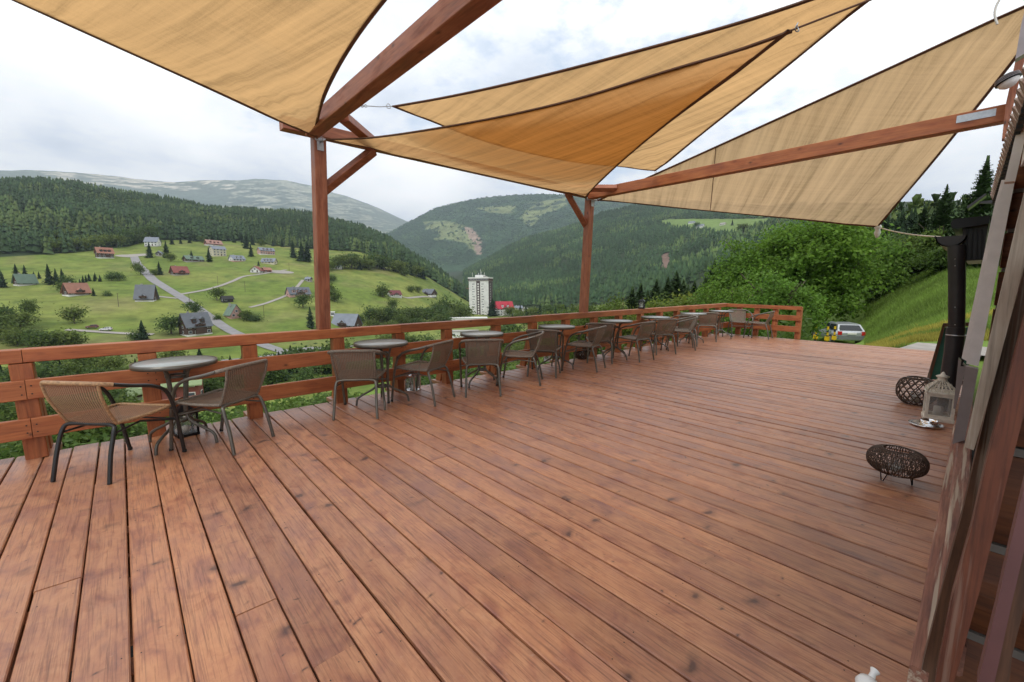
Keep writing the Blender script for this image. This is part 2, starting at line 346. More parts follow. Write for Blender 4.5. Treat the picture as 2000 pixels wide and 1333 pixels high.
def tinted(name, rough=0.9, scale=0.0, amt=0.3, transl=0.0, bump=0.0, bd=0.1):
    m = Mat(name, rough, spec=0.15); a = m.n('ShaderNodeAttribute', attribute_name='tint'); col = a.outputs['Color']
    if scale:
        nz = m.noise(m.coord('Object'), scale, 8, 0.65)
        col = m.mix(1.0, col, m.ramp(nz, [(0.3, 1 - amt), (0.7, 1 + amt)]), 'MULTIPLY')
        if bump: m.bump(nz, bump, bd)
    m.set('Base Color', col)
    if transl:
        tr = m.n('ShaderNodeBsdfTranslucent'); m.L.new(col, tr.inputs[0]); mx = m.n('ShaderNodeMixShader'); mx.inputs[0].default_value = transl
        m.L.new(m.b.outputs[0], mx.inputs[1]); m.L.new(tr.outputs[0], mx.inputs[2]); m.L.new(mx.outputs[0], m.N['Material Output'].inputs[0])
    return m.m
M['land'] = tinted('meadow_land', 0.95, 0.12, 0.30, bump=0.5, bd=1.0)
M['farland'] = tinted('mountain_land', 0.95, 0.02, 0.4, bump=1.0, bd=14.0)
M['needles'] = tinted('spruce_foliage', 0.85)
M['leaf'] = tinted('leaf_foliage', 0.5, transl=0.45)
M['grassblade'] = tinted('grass_blades', 0.7, transl=0.3)
M['bark'] = plain('bark', (0.10, 0.075, 0.055), 0.9, var=0.3, bump=0.6)
M['asphalt'] = plain('worn_asphalt', (0.25, 0.24, 0.24), 0.9, var=0.12, scale=0.3)
M['gravel'] = plain('pale_gravel', (0.33, 0.30, 0.265), 0.95, var=0.2, scale=3)

# ---------------------------------------------------------------- terrain
def h2(i, j, s=0):
    n = (i * 374761393 + j * 668265263 + s * 69069) & 0x7fffffff
    n = ((n ^ (n >> 13)) * 1274126177) & 0x7fffffff
    return ((n ^ (n >> 16)) & 0xffff) / 65535.0
def vnoise(x, y, s=0):
    x = np.asarray(x, float); y = np.asarray(y, float); i = np.floor(x).astype(np.int64); j = np.floor(y).astype(np.int64)
    fx = x - i; fy = y - j; fx = fx * fx * (3 - 2 * fx); fy = fy * fy * (3 - 2 * fy)
    a, b, c, d = h2(i, j, s), h2(i + 1, j, s), h2(i, j + 1, s), h2(i + 1, j + 1, s)
    return (a * (1 - fx) + b * fx) * (1 - fy) + (c * (1 - fx) + d * fx) * fy
def fbm(x, y, o=4, s=0):
    t = 0; a = 0.5; k = 1.0
    for q in range(o): t = t + a * vnoise(np.asarray(x) * k, np.asarray(y) * k, s + q); a *= 0.5; k *= 2.03
    return t / (1 - 0.5 ** o)
# survey lines from near to far: (photo column, photo row, distance) or (photo column, None, distance, height)
SV = [
 [(-400, None, 0.3, -1.3), (2000, None, 0.3, -1.3)],
 [(-400, None, 6, -2.4), (600, None, 7, -2.6), (1100, None, 9, -2.6), (1400, None, 12, -1.9), (1600, None, 13.9, -1.0), (1700, None, 13.9, -0.75), (1800, None, 13.6, -0.3), (1850, None, 13.5, -0.16), (2000, None, 13.5, -0.16)],
 [(-400, None, 14, -5.5), (600, None, 16, -6), (1100, None, 20, -6.5), (1400, None, 20, -3.5), (1550, None, 20, -1.5), (1600, None, 18, -1.05), (1700, None, 17, -0.7), (1800, None, 15.4, -0.12), (2000, None, 15, -0.05)],
 [(-400, None, 45, -16), (600, None, 50, -17), (1100, None, 50, -15), (1400, None, 40, -8), (1450, None, 40, -7), (1550, None, 38, -3.3), (1620, None, 38, -2.75), (1680, None, 38, -2.6), (1720, 655, 32), (1760, 640, 29), (1850, 612, 26), (1950, 590, 26)],
 [(-400, 850, 110), (0, 815, 110), (300, 790, 112), (600, 760, 120), (900, 700, 140), (1100, 680, 130), (1300, 650, 80), (1450, 630, 60), (1600, 610, 62), (1700, 575, 58), (1850, 512, 52), (1950, 500, 50)],
 [(-400, 745, 210), (0, 740, 210), (300, 712, 220), (600, 690, 230), (900, 650, 300), (1000, 640, 330), (1100, 625, 260), (1300, 610, 160), (1450, 590, 90), (1600, 560, 75), (1700, 520, 70), (1850, 485, 80), (1950, 470, 80)],
 [(-400, 690, 265), (0, 680, 270), (300, 660, 270), (600, 645, 280), (800, 630, 360), (940, 618, 450), (1000, 615, 480), (1100, 612, 420), (1300, 595, 300), (1450, 570, 180), (1600, 530, 130), (1700, 490, 110), (1850, 465, 115), (1950, 450, 110)],
 [(-400, 505, 540), (0, 503, 560), (150, 493, 590), (250, 482, 650), (300, 468, 700), (480, 472, 720), (600, 486, 700), (700, 492, 680), (780, 510, 650), (830, 538, 640), (880, 568, 650), (915, 590, 660), (950, 598, 620), (1100, 606, 560), (1300, 575, 420), (1450, 545, 280), (1600, 500, 190), (1700, 468, 170), (1850, 456, 170), (1950, 452, 160)],
 [(-400, 352, 1200), (0, 360, 1250), (60, 358, 1250), (150, 364, 1250), (230, 381, 1230), (300, 394, 1200), (400, 409, 1180), (500, 414, 1150), (600, 421, 1100), (700, 449, 1020), (760, 471, 980), (820, 513, 900), (880, 556, 820), (915, 580, 800), (940, 575, 900), (1000, 560, 1000), (1100, 540, 1000), (1300, 510, 900), (1450, 490, 600), (1600, 440, 350), (1700, 425, 300), (1850, 430, 280), (1950, 426, 260)],
 [(-400, 385, 1900), (0, 390, 1900), (300, 420, 1900), (600, 450, 1900), (760, 500, 1900), (820, 540, 1850), (880, 545, 1800), (915, 525, 1900), (944, 509, 1900), (980, 491, 1900), (1030, 466, 1900), (1127, 440, 1900), (1171, 420, 1900), (1245, 403, 1900), (1300, 397, 1900), (1400, 400, 1900), (1500, 408, 1700), (1600, 398, 1200), (1700, 398, 700), (1850, 392, 600), (1950, 400, 500)],
 [(-400, 430, 2600), (300, 450, 2600), (600, 480, 2600), (780, 520, 2600), (850, 535, 2600), (940, 530, 2600), (1000, 510, 2600), (1100, 470, 2600), (1250, 425, 2600), (1400, 425, 2600), (1600, 420, 2000), (1850, 410, 1200), (1950, 410, 1200)],
 [(-400, 470, 4200), (600, 470, 4200), (700, 464, 4200), (760, 453, 4200), (800, 431, 4200), (850, 406, 4200), (900, 393, 4200), (950, 385, 4200), (1000, 381, 4200), (1050, 379, 4200), (1100, 380, 4200), (1150, 383, 4200), (1200, 391, 4200), (1300, 398, 4200), (1500, 412, 4200), (1950, 420, 4200)],
 [(-400, 470, 5600), (600, 480, 5600), (780, 470, 5600), (1000, 440, 5600), (1950, 440, 5600)],
 [(-400, 350, 8000), (0, 333, 8000), (50, 331, 8000), (150, 338, 8000), (250, 348, 8000), (340, 356, 8000), (370, 355, 8000), (430, 352, 8000), (500, 350, 8000), (560, 353, 8000), (620, 368, 8000), (680, 385, 8000), (740, 408, 8000), (790, 430, 8000), (850, 448, 8000), (950, 475, 8000), (1950, 480, 8000)],
 [(-400, 400, 9600), (790, 470, 9600), (1950, 490, 9600)],
]
AZ = np.radians(np.arange(-75, 185.01, 0.25)); curR = []; curZ = []
for k, cv in enumerate(SV):
    a_, r_, z_ = [], [], []
    for e in cv:
        if e[1] is None:
            d = ray(e[0], 556); a_.append(math.atan2(d[1], d[0])); r_.append(e[2]); z_.append(e[3])
        else:
            p = at(e[0], e[1], e[2]); a_.append(math.atan2(p[1], p[0])); r_.append(e[2]); z_.append(p[2])
    o_ = np.argsort(a_); a_ = np.array(a_)[o_]; r_ = np.array(r_)[o_]; z_ = np.array(z_)[o_]
    curR.append(np.interp(AZ, a_, r_)); curZ.append(np.interp(AZ, a_, z_))
curR = np.array(curR); curZ = np.array(curZ)
def hgt(x, y):
    """ground height at world x, y (arrays)"""
    x = np.atleast_1d(np.asarray(x, float)); y = np.atleast_1d(np.asarray(y, float))
    az = np.arctan2(y, x); az = np.where(az < AZ[0], az + 2 * math.pi, az); r = np.hypot(x, y)
    t = np.clip((az - AZ[0]) / (AZ[1] - AZ[0]), 0, len(AZ) - 1.001); i = t.astype(int); f = t - i
    RR = curR[:, i] * (1 - f) + curR[:, i + 1] * f; ZZ = curZ[:, i] * (1 - f) + curZ[:, i + 1] * f
    z = ZZ[0].copy()
    for k in range(len(SV) - 1):
        u = (r - RR[k]) / np.maximum(RR[k + 1] - RR[k], 1e-3); mk = (u > 0)
        uu = np.clip(u, 0, 1); z = np.where(mk, ZZ[k] + (ZZ[k + 1] - ZZ[k]) * uu, z)
    amp = np.interp(r, [14, 40, 300, 1500, 2600, 8000], [0.0, 0.15, 1.0, 8, 30, 60]); wl = np.interp(r, [14, 40, 300, 1500, 2600, 8000], [3, 8, 60, 160, 420, 900])
    ws = np.where(r < 200, 8.0, np.where(r < 2200, 90.0, 500.0)); del wl
    return z + amp * (fbm(x / ws, y / ws, 4, 3) - 0.5)
def hit(px, py, lo=14, hi=9000):
    d = ray(px, py); hn = math.hypot(d[0], d[1]); r = np.geomspace(lo, hi, 2600); x = d[0] / hn * r; y = d[1] / hn * r; zr = H + d[2] / hn * r
    b = np.nonzero(hgt(x, y) >= zr)[0]; i = b[0] if len(b) else len(r) - 1
    return np.array([x[i], y[i], float(hgt(x[i], y[i])[0])])
def pix(P):
    c = (np.asarray(P) - np.array([0, 0, H])) @ R
    return 1000 + FPX * c[..., 0] / -c[..., 2], 666.5 - FPX * c[..., 1] / -c[..., 2]
def in_poly(px, py, poly):
    c = np.zeros(np.shape(px), bool); n = len(poly)
    for i in range(n):
        (x1, y1), (x2, y2) = poly[i], poly[i - 1]
        c ^= ((y1 > py) != (y2 > py)) & (px < (x2 - x1) * (py - y1) / (y2 - y1 + 1e-9) + x1)
    return c
MEADOW_FAR = [(1288, 432), (1310, 428), (1400, 428), (1520, 427), (1520, 436), (1470, 446), (1430, 458), (1380, 452), (1330, 446), (1300, 440)]
CLEAR1 = [(825, 432), (870, 430), (900, 438), (920, 445), (935, 465), (940, 495), (930, 500), (915, 480), (880, 470), (845, 470), (860, 455), (830, 445)]
CLEAR2 = [(930, 408), (1010, 404), (1000, 420), (960, 418)]
CLEAR3 = [(1030, 398), (1110, 380), (1110, 405), (1060, 420), (1035, 445), (1020, 430)]
def region(k0, k1, name, mat, rows, label=None):
    V = []; rs = []
    for k in range(k0, k1):
        for j in range(rows[k - k0]):
            t = j / rows[k - k0]; rs.append(curR[k] * (1 - t) + curR[k + 1] * t)
    rs.append(curR[k1].copy()); rs = np.array(rs); n, m = rs.shape
    X = rs * np.cos(AZ); Y = rs * np.sin(AZ); Z = hgt(X.ravel(), Y.ravel()).reshape(X.shape)
    P = np.stack([X, Y, Z], -1).reshape(-1, 3)
    idx = np.arange(n * m).reshape(n, m)
    F = np.stack([idx[:-1, :-1], idx[:-1, 1:], idx[1:, 1:], idx[1:, :-1]], -1).reshape(-1, 4)
    return P, F[:, ::-1], rs.ravel()
XE_ = 13.32
def landcol(P, kind):
    x, y = P[:, 0], P[:, 1]; px, py = pix(P); r = np.hypot(x, y)
    n1 = fbm(x / 55, y / 55, 5, 8)[:, None]; n2 = fbm(x / 14, y / 14, 4, 21)[:, None]
    if kind == 'valley':
        a = np.array([0.138, 0.190, 0.036]); b = np.array([0.205, 0.232, 0.055]); c = np.array([0.090, 0.140, 0.028])
        t = np.clip((n1 - 0.35) / 0.3, 0, 1); col = a * (1 - t) + b * t; u = np.clip((n2 - 0.52) / 0.2, 0, 1) * 0.7; col = col * (1 - u) + c * u
        st_ = fbm((x * 0.94 + y * 0.34) / 5, (y * 0.94 - x * 0.34) / 70, 3, 71)[:, None]; col = col * (0.88 + 0.24 * st_); br_ = np.clip((fbm(x / 30, y / 30, 4, 91)[:, None] - 0.58) * 6, 0, 1) * 0.5; col = col * (1 - br_) + np.array([0.22, 0.19, 0.085]) * br_
        nearr = (r < 90)[:, None]; col = np.where(nearr, np.array([0.16, 0.24, 0.045]) * (0.7 + 0.6 * n2), col)
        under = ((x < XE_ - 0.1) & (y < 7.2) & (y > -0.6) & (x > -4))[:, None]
        return np.where(under, np.array([0.012, 0.010, 0.008]), col)  # shade under the deck painted near-black into the ground, keeps plank gaps dark
    if kind == 'forest':
        col = np.array([0.035, 0.052, 0.022]) * (0.7 + 0.6 * n2)
        mk = in_poly(px, py, MEADOW_FAR)[:, None] & (r < 1850)[:, None]; col = np.where(mk, np.array([0.155, 0.225, 0.06]) * (0.8 + 0.4 * n1), col)
        sc_ = (np.hypot((px - 1300) / 9, (py - 515) / 22) < 1)[:, None]; col = np.where(sc_, np.array([0.20, 0.13, 0.10]), col); return col
    n3 = fbm(x / 300, y / 300, 5, 5)[:, None]; n4 = fbm(x / (90 if kind == 'wooded' else 130), y / (90 if kind == 'wooded' else 45), 5, 15)[:, None]
    if kind == 'wooded':
        col = np.array([0.045, 0.085, 0.04]) * (0.5 + 1.0 * n4)
        jx = (n4[:, 0] - 0.5) * 22; jy = (n3[:, 0] - 0.5) * 14
        m1 = in_poly(px + jx, py + jy, CLEAR1) | in_poly(px + jx, py + jy, CLEAR2) | in_poly(px + jx, py + jy, CLEAR3)
        col = np.where((m1 & (n4[:, 0] > 0.38))[:, None], np.array([0.17, 0.20, 0.085]) * (0.7 + 0.6 * n4), col)
        br = in_poly(px + jx * 0.5, py, [(905, 443), (925, 447), (940, 470), (943, 497), (930, 497), (922, 470)])[:, None]
        return np.where(br, np.array([0.30, 0.22, 0.17]) * (0.8 + 0.4 * n4), col)
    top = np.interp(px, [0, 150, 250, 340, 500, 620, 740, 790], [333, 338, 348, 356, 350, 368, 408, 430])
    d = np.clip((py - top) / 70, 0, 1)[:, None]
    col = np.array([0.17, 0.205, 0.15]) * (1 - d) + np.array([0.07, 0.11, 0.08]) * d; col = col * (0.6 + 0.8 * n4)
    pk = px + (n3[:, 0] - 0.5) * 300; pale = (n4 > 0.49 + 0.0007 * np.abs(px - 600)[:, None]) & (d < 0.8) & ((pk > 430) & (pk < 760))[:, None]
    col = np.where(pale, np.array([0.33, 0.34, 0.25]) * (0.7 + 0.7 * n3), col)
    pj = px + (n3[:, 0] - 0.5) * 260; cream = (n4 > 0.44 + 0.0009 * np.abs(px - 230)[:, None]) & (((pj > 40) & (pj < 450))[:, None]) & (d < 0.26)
    return np.where(cream, np.array([0.52, 0.48, 0.38]) * (0.6 + 0.8 * n4), col)  # sunlit patches below the crest, painted into the ground colour
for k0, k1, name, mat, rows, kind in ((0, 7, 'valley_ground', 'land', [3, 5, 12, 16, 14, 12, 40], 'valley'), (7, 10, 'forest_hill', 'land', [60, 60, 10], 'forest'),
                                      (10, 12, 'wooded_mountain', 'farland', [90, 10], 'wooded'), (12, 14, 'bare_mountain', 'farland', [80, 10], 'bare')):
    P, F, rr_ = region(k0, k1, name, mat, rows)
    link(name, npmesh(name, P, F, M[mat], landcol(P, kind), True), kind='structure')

# ---------------------------------------------------------------- the terrace
EDGE = 5.20; XE = 13.32; PW = 0.1660; GAP = 0.010
jb = MB()
for yy in np.arange(0.2, EDGE, 0.62): jb.bar((-2.6, yy, -0.19), (XE - 0.03, yy, -0.19), 0.10, 0.30)
for yy in np.arange(2.99, EDGE, 0.62): jb.bar((-2.6, yy, -0.17), (XE - 0.03, yy, -0.17), 0.05, 0.24)
jb.bar((-2.6, EDGE - 0.06, -0.14), (XE - 0.03, EDGE - 0.06, -0.14), 0.06, 0.2)
for xx in np.arange(-2, XE, 2.4):
    for yy in (1.4, 5.1): jb.bar((xx, yy, -0.2), (xx, yy, min(-1.2, float(hgt(xx, yy)[0]) - 0.3)), 0.14, 0.14, (0, 1, 0))
deck = jb.build('terrace_deck', M['railX'], kind='structure')
def plank_mesh(ln, wd, th=0.028, ch=0.005):
    m = MB(); nseg = max(2, int(ln / 0.6)); prof = [(-wd / 2, -th), (wd / 2, -th), (wd / 2, -ch), (wd / 2 - ch, 0), (-wd / 2 + ch, 0), (-wd / 2, -ch)]
    m.bar((0, -ln / 2, -th / 2), (0, ln / 2, -th / 2), wd, th, (0, 0, 1), ch); return m.mesh('plank', M['deck'])
scr = MB(); pm = {}; pr = random.Random(3); x0 = 0.159 - PW * 16
def wall_edge(x): return 0.03 if x > 1.7 else -0.6
k = 0
while True:
    xc = x0 + k * PW; k += 1
    if xc > XE - 0.05: break
    ya, yb = wall_edge(xc), EDGE + pr.uniform(-0.004, 0.006)
    # board joints: one or two per row, staggered
    cuts = [ya]; c_ = {0: 2.15, 1: 3.55, 2: 1.35, 3: 2.8, 4: 3.95}[pr.randrange(5)] + pr.uniform(-0.2, 0.2)
    if pr.random() < 0.30: cuts.append(c_)
    cuts.append(yb)
    for a, b in zip(cuts[:-1], cuts[1:]):
        ln = b - a - 0.0025; q = round(ln, 1); wd = PW - float(np.interp(xc, [0.5, 2.5, 6], [0.0085, 0.012, 0.018])) + pr.uniform(-0.0025, 0.0025)
        me = pm.get(q)
        if me is None: me = pm[q] = plank_mesh(q, PW - GAP)
        o = link('plank', me, deck, loc=(xc + pr.uniform(-0.0012, 0.0012), (a + b) / 2, pr.uniform(-0.0035, 0.0035)))
        o.scale = (wd / (PW - GAP), ln / q, 1); o.rotation_euler = (0, pr.uniform(-0.012, 0.012), pr.uniform(-0.0005, 0.0005))
        for yy in list(np.arange(0.2, EDGE, 0.62)):
            if a < yy < b and xc < 7.5:
                for sx in (-0.052, 0.052):
                    cx, cy = xc + sx + pr.uniform(-0.006, 0.006), yy + pr.uniform(-0.012, 0.012); r_ = 0.0032
                    scr.add([(cx + r_ * math.cos(t), cy + r_ * math.sin(t), 0.0024) for t in (0, 1.26, 2.51, 3.77, 5.03)], [(0, 1, 2, 3, 4)])
scr.build('screws', M['rubber'], deck, kind='stuff')

# railing -------------------------------------------------------
rail = thing('railing', 'red-brown timber railing with three long boards along the valley edge of the deck', 'railing', (0, 5.1, 0))
ru = random.Random(5)
PX = [-0.62, 0.14, 0.95, 1.86, 2.65, 3.40, 4.32, 5.14, 6.0, 6.85, 7.7, 8.55, 9.4, 10.25, 11.1, 11.95, 12.75]
def off(p, y=5.1): return (p[0], p[1] - y, p[2])
for x in PX:
    m = MB(); m.bar(off((x + 0.0, 5.11, 0.002)), off((x - 0.015, 5.10, 0.785)), 0.13, 0.115, (0, 1, 0), 0.006); m.build('post', M['railZ'], rail)
    m = MB(); m.bar(off((x + 0.03, 5.38, -0.02)), off((x + 0.03, 5.15, 0.62)), 0.06, 0.12, (0, 1, 0), 0.004); m.build('brace', M['railZ'], rail)
    m = MB(); m.bar(off((x + 0.03, 5.20, -0.03)), off((x + 0.03, 5.47, -0.03)), 0.16, 0.05, (0, 0, 1), 0.004); m.build('outrigger', M['deck'], rail)
xs = [-2.6, -0.62, 2.65, 5.14, 8.55, 10.25, 12.2, XE - 0.02]
for z0, z1, y0, th, nm in ((0.79, 0.895, 5.045, 0.13, 'top_rail'), (0.50, 0.655, 5.02, 0.045, 'middle_board'), (0.185, 0.345, 5.02, 0.045, 'bottom_board')):
    for a, b in zip(xs[:-1], xs[1:]):
        m = MB(); dz = ru.uniform(-0.003, 0.003); zz = (z0 + z1) / 2
        yy = y0 - 5.1 + (th / 2 if th > 0.1 else 0.0)
        m.bar((a + 0.002, yy, zz + dz), (b - 0.002, yy, zz - dz), th if th < 0.1 else 0.13, z1 - z0, (0, 0, 1), 0.005); m.build(nm, M['railX'], rail)
m = MB()
for x in PX:
    for z in (0.235, 0.295, 0.545, 0.61):
        for dx in (-0.025, 0.03): m.add([(x + dx + 0.006 * math.cos(t), -0.1045, z + 0.006 * math.sin(t)) for t in (0, 1.05, 2.09, 3.14, 4.19, 5.24)], [(0, 1, 2, 3, 4, 5)])
m.build('screw_heads', M['rubber'], rail, kind='stuff')
er = thing('railing', 'short railing closing the far end of the deck beside the leafy trees', 'railing', (XE, 4.2, 0))
for y in (4.72, 4.25, 3.78, 3.22):
    m = MB(); m.bar((-0.02, y - 4.2, 0.002), (-0.02, y - 4.2, 0.79 if y > 3.3 else 0.86), 0.12, 0.12, (0, 1, 0), 0.006); m.build('post', M['railZ'], er)
for z0, z1, nm in ((0.79, 0.89, 'top_rail'), (0.50, 0.64, 'middle_board'), (0.20, 0.35, 'bottom_board')):
    m = MB(); m.bar((-0.105, 0.86, (z0 + z1) / 2), (-0.105, -1.04, (z0 + z1) / 2 - 0.01), 0.045, z1 - z0, (0, 0, 1), 0.004); m.build(nm, M['railY'], er)

# pergola frame: two posts, wall plate on top, two beams to the house -------------
P1 = Vector((1.70, 5.11, 0)); P2 = Vector((6.57, 5.11, 0)); TOPZ = 3.02
perg = thing('pergola_frame', 'red-brown timber frame of two posts and beams that carries the shade sails', 'pergola', (1.7, 5.11, 0))
O = Vector((1.7, 5.11, 0))
for P in (P1, P2):
    m = MB(); b = P - O + Vector((0, 0.075, 0)) + UP * 0.897; t = P - O + Vector((0, 0.075, 0)) + UP * TOPZ; m.bar(b, t, 0.13, 0.13, (0, 1, 0), 0.006); pst = m.build('post', M['frameZ'], perg)
    m = MB(); m.box(t + Vector((-0.005, -0.069, -0.085)), (0.07, 0.006, 0.13)); m.box(t + Vector((0.0, -0.11, -0.06)), (0.012, 0.08, 0.012)); m.build('steel_bracket', M['zinc'], pst)
TOP1 = P1 + Vector((0, 0.075, 0)) + UP * TOPZ; TOP2 = P2 + Vector((0, 0.075, 0)) + UP * TOPZ
m = MB(); a = TOP1 - O + Vector((-0.37, 0, 0.065)); b = TOP2 - O + Vector((0.16, 0, 0.065)); m.bar(a, b, 0.13, 0.128, (0, 0, 1), 0.005); m.build('top_plate', M['frameX'], perg)
for T, xw in ((TOP1, 1.665), (TOP2, 6.55)):
    m = MB(); a = Vector((xw, T.y + 0.03, T.z + 0.045)) - O; b = Vector((xw, 0.02, T.z + 0.075)) - O
    a = a + Vector((0, -0.10, 0)); m.bar(a, b, 0.13, 0.16, (0, 0, 1), 0.006); bm = m.build('beam', M['frameY' if xw < 3 else 'railY'], perg)
    m = MB()
    for px_ in np.arange(8): m.box(b + Vector((-0.067, 0.30 - 0.03 * px_, 0.01 + 0.02 * (px_ % 2))), (0.003, 0.012, 0.018))
    m.box(b + Vector((-0.0675, 0.2, 0.02)), (0.004, 0.27, 0.07)); m.build('perforated_plate', M['zinc'], bm)
def brace(p0, p1, mat='frameX'): m = MB(); m.bar(Vector(p0) - O, Vector(p1) - O, 0.10, 0.085, (0.3, 0.5, 0.8), 0.005); m.build('brace', M[mat], perg)
brace((1.74, 5.17, 2.42), (2.42, 5.17, 3.03)); brace((6.60, 5.17, 2.52), (6.03, 5.17, 3.05)); brace((1.78, 4.45, 3.06), (2.38, 5.08, 3.10)); brace((6.50, 4.45, 3.08), (5.95, 5.08, 3.10))

# shade sails ----------------------------------------------------
def sail(label, A, B, Cc, bow=(0.08, 0.08, 0.08), sag=0.12, n=34, seam=None):
    A, B, Cc = Vector(A), Vector(B), Vector(Cc); cen = (A + B + Cc) / 3
    o = thing('shade_sail', label, 'shade sail', cen); nrm = (B - A).cross(Cc - A).normalized()
    if nrm.z < 0: nrm.negate()
    V = []; idx = {}; UVs = []
    Ls = [(B - A).length, (Cc - B).length, (A - Cc).length]; perim = lambda P_, Q_: (P_ - Q_)
    e1 = (B - A).normalized(); e2 = nrm.cross(e1)
    for i in range(n + 1):
        for j in range(n + 1 - i):
            u, v = i / n, j / n; ww = 1 - u - v
            p = A * ww + B * u + Cc * v
            for (s_, t_, P_, Q_, bw, ln) in ((ww, u, A, B, bow[0], Ls[0]), (u, v, B, Cc, bow[1], Ls[1]), (v, ww, Cc, A, bow[2], Ls[2])):
                q = s_ * t_ * 4; third = 1 - s_ - t_
                mid = (P_ + Q_) / 2; inw = (cen - mid); inw -= (Q_ - P_).normalized() * inw.dot((Q_ - P_).normalized()); inw.normalize()
                p = p + inw * (bw * ln * q * (1 - third) ** 2)
            # cloth hangs lower along the free middle
            p = p - Vector((0, 0, 1)) * sag * (27 * u * v * ww) * 0.9
            d_ = (p - A); 
            fold = 0.0
            for K_, dirv in ((A, (B + Cc) / 2 - A), (B, (A + Cc) / 2 - B), (Cc, (A + B) / 2 - Cc)):
                dd = p - K_; rr = dd.length; dn = dirv.normalized(); ang = math.atan2(dd.dot(nrm.cross(dn)), dd.dot(dn))
                fold += 0.018 * math.sin(ang * 22 + rr) * math.exp(-((rr - 0.5) / 0.8) ** 2) * min(1, rr * 2)
            p = p + nrm * fold
            idx[(i, j)] = len(V); V.append(p - cen); UVs.append((d_.dot(e1) / 4, d_.dot(e2) / 4))
    F = []
    for i in range(n):
        for j in range(n - i):
            F.append((idx[i, j], idx[i + 1, j], idx[i, j + 1]))
            if i + j < n - 1: F.append((idx[i + 1, j], idx[i + 1, j + 1], idx[i, j + 1]))
    me = bpy.data.meshes.new('cloth'); me.from_pydata(V, [], F); me.materials.append(M['sail_pale' if seam else 'sail']); uvl = me.uv_layers.new(name='UV')
    for lp in me.loops: uvl.data[lp.index].uv = UVs[lp.vertex_index]
    me.polygons.foreach_set('use_smooth', [True] * len(F)); me.update(); cl = link('cloth', me, o)
    edges = [[V[idx[i, 0]] for i in range(n + 1)], [V[idx[n - j, j]] for j in range(n + 1)], [V[idx[0, n - j]] for j in range(n + 1)]]
    for e in edges:
        # flat folded hem band, 4 cm wide, lying against the cloth
        m = MB(); vs = []; 
        for q, p in enumerate(e):
            t = (e[min(q + 1, n)] - e[max(q - 1, 0)]).normalized(); inn = nrm.cross(t).normalized()
            if inn.dot(-p) < 0: inn.negate()
            for (a_, b_) in ((0.004, 0.005), (0.004, -0.005), (-0.026, -0.005), (-0.026, 0.005)): vs.append(p - inn * a_ * 1.0 + nrm * b_)
        fs = [(q * 4 + k_, q * 4 + (k_ + 1) % 4, (q + 1) * 4 + (k_ + 1) % 4, (q + 1) * 4 + k_) for q in range(n) for k_ in range(4)]
        m.add(vs, fs); m.build('hem', M['hem'], o)
    if seam:
        m = MB(); pts = []; ab = [(float(pix1(V[idx[i, 0]] + cen)[0]), i) for i in range(n + 1)]; ac = [(float(pix1(V[idx[0, j]] + cen)[0]), j) for j in range(n + 1)]
        a_ = (min(ab, key=lambda q: abs(q[0] - seam[0]))[1], 0); b_ = (0, min(ac, key=lambda q: abs(q[0] - seam[1]))[1])
        for q in range(25):
            t = q / 24; i = a_[0] * (1 - t) + b_[0] * t; j = a_[1] * (1 - t) + b_[1] * t
            i0, j0 = int(i), int(j); fi, fj = i - i0, j - j0; g_at = lambda a, b: V[idx[min(a, n), min(b, n - min(a, n))]]
            pts.append(g_at(i0, j0) * (1 - fi) * (1 - fj) + g_at(i0 + 1, j0) * fi * (1 - fj) + g_at(i0, j0 + 1) * (1 - fi) * fj + g_at(i0 + 1, j0 + 1) * fi * fj - nrm * 0.004)
        m.tube(pts, 0.006, 5); m.build('seam', M['hem'], o)
    for K_ in (A, B, Cc):
        m = MB(); c_ = K_ - cen; out_ = c_.normalized() * 0.035; m.tube([c_ + out_ + Vector((0.022 * math.cos(t), 0.006 * math.sin(t * 2), 0.022 * math.sin(t))) for t in np.arange(0, 6.28, 0.5)], 0.0035, 5, True); m.build('corner_ring', M['zinc'], o)
    return o
SA1 = Vector((1.70, 5.0, 2.985)); SA2 = Vector((1.80, 5.02, 2.99)); SB2 = Vector((6.40, 5.02, 3.0)); apx2 = Vector(onZ(1545, 60, 2.93)); apx3 = Vector(onZ(1800, -76, 3.22))
S3A = Vector(onZ(766, 208, 3.20)); S3B = Vector(onX(1280, 334, 6.42))
sail('large sand-coloured shade sail filling the sky above the left end of the deck', SA1, Vector(onZ(-700, -310, 3.25)), Vector(onZ(1190, -395, 3.25)), (0.01, 0.05, 0.062), 0.1)
sail('lower sand-coloured shade sail strung between the tops of both posts', SA2, SB2, apx2, (0.0, 0.02, 0.078), 0.16)
sail('upper sand-coloured shade sail crossing over the lower one in the middle', S3A, S3B, apx3, (-0.10, 0.0, 0.04), 0.10)
S4A = Vector((6.74, 5.03, 2.99)); S4B = Vector(onZ(1715, 444, 2.35)); S4C = Vector(onZ(2090, -28, 4.1))
sail('pale sand shade sail stretched beyond the right beam towards the house eave', S4A, S4B, S4C, (0.0, -0.012, 0.0), 0.2, seam=(1380, 1402))
def cord(name, label, cat, pts, r, mat, n=6): m = MB(); c0 = Vector(pts[0]); m.tube([Vector(p) - c0 for p in pts], r, n); return link(name, m.mesh(name, M[mat]), None, label, cat, loc=c0)
HK = Vector(onX(692, 207, 1.735)); CM = HK.lerp(S3A, 0.30)
cord('steel_cable', 'thin steel cable holding the left tip of the upper sail to the near beam', 'cable', [CM, (CM + S3A) / 2 - Vector((0, 0, .006)), S3A], 0.004, 'zinc')
ck = thing('chain', 'short bright chain hooked to the near beam at the cable end', 'chain', HK); dr = (CM - HK).normalized(); sdv = dr.cross(Vector((0, 0, 1))).normalized(); nl = 7; ll = (CM - HK).length / nl
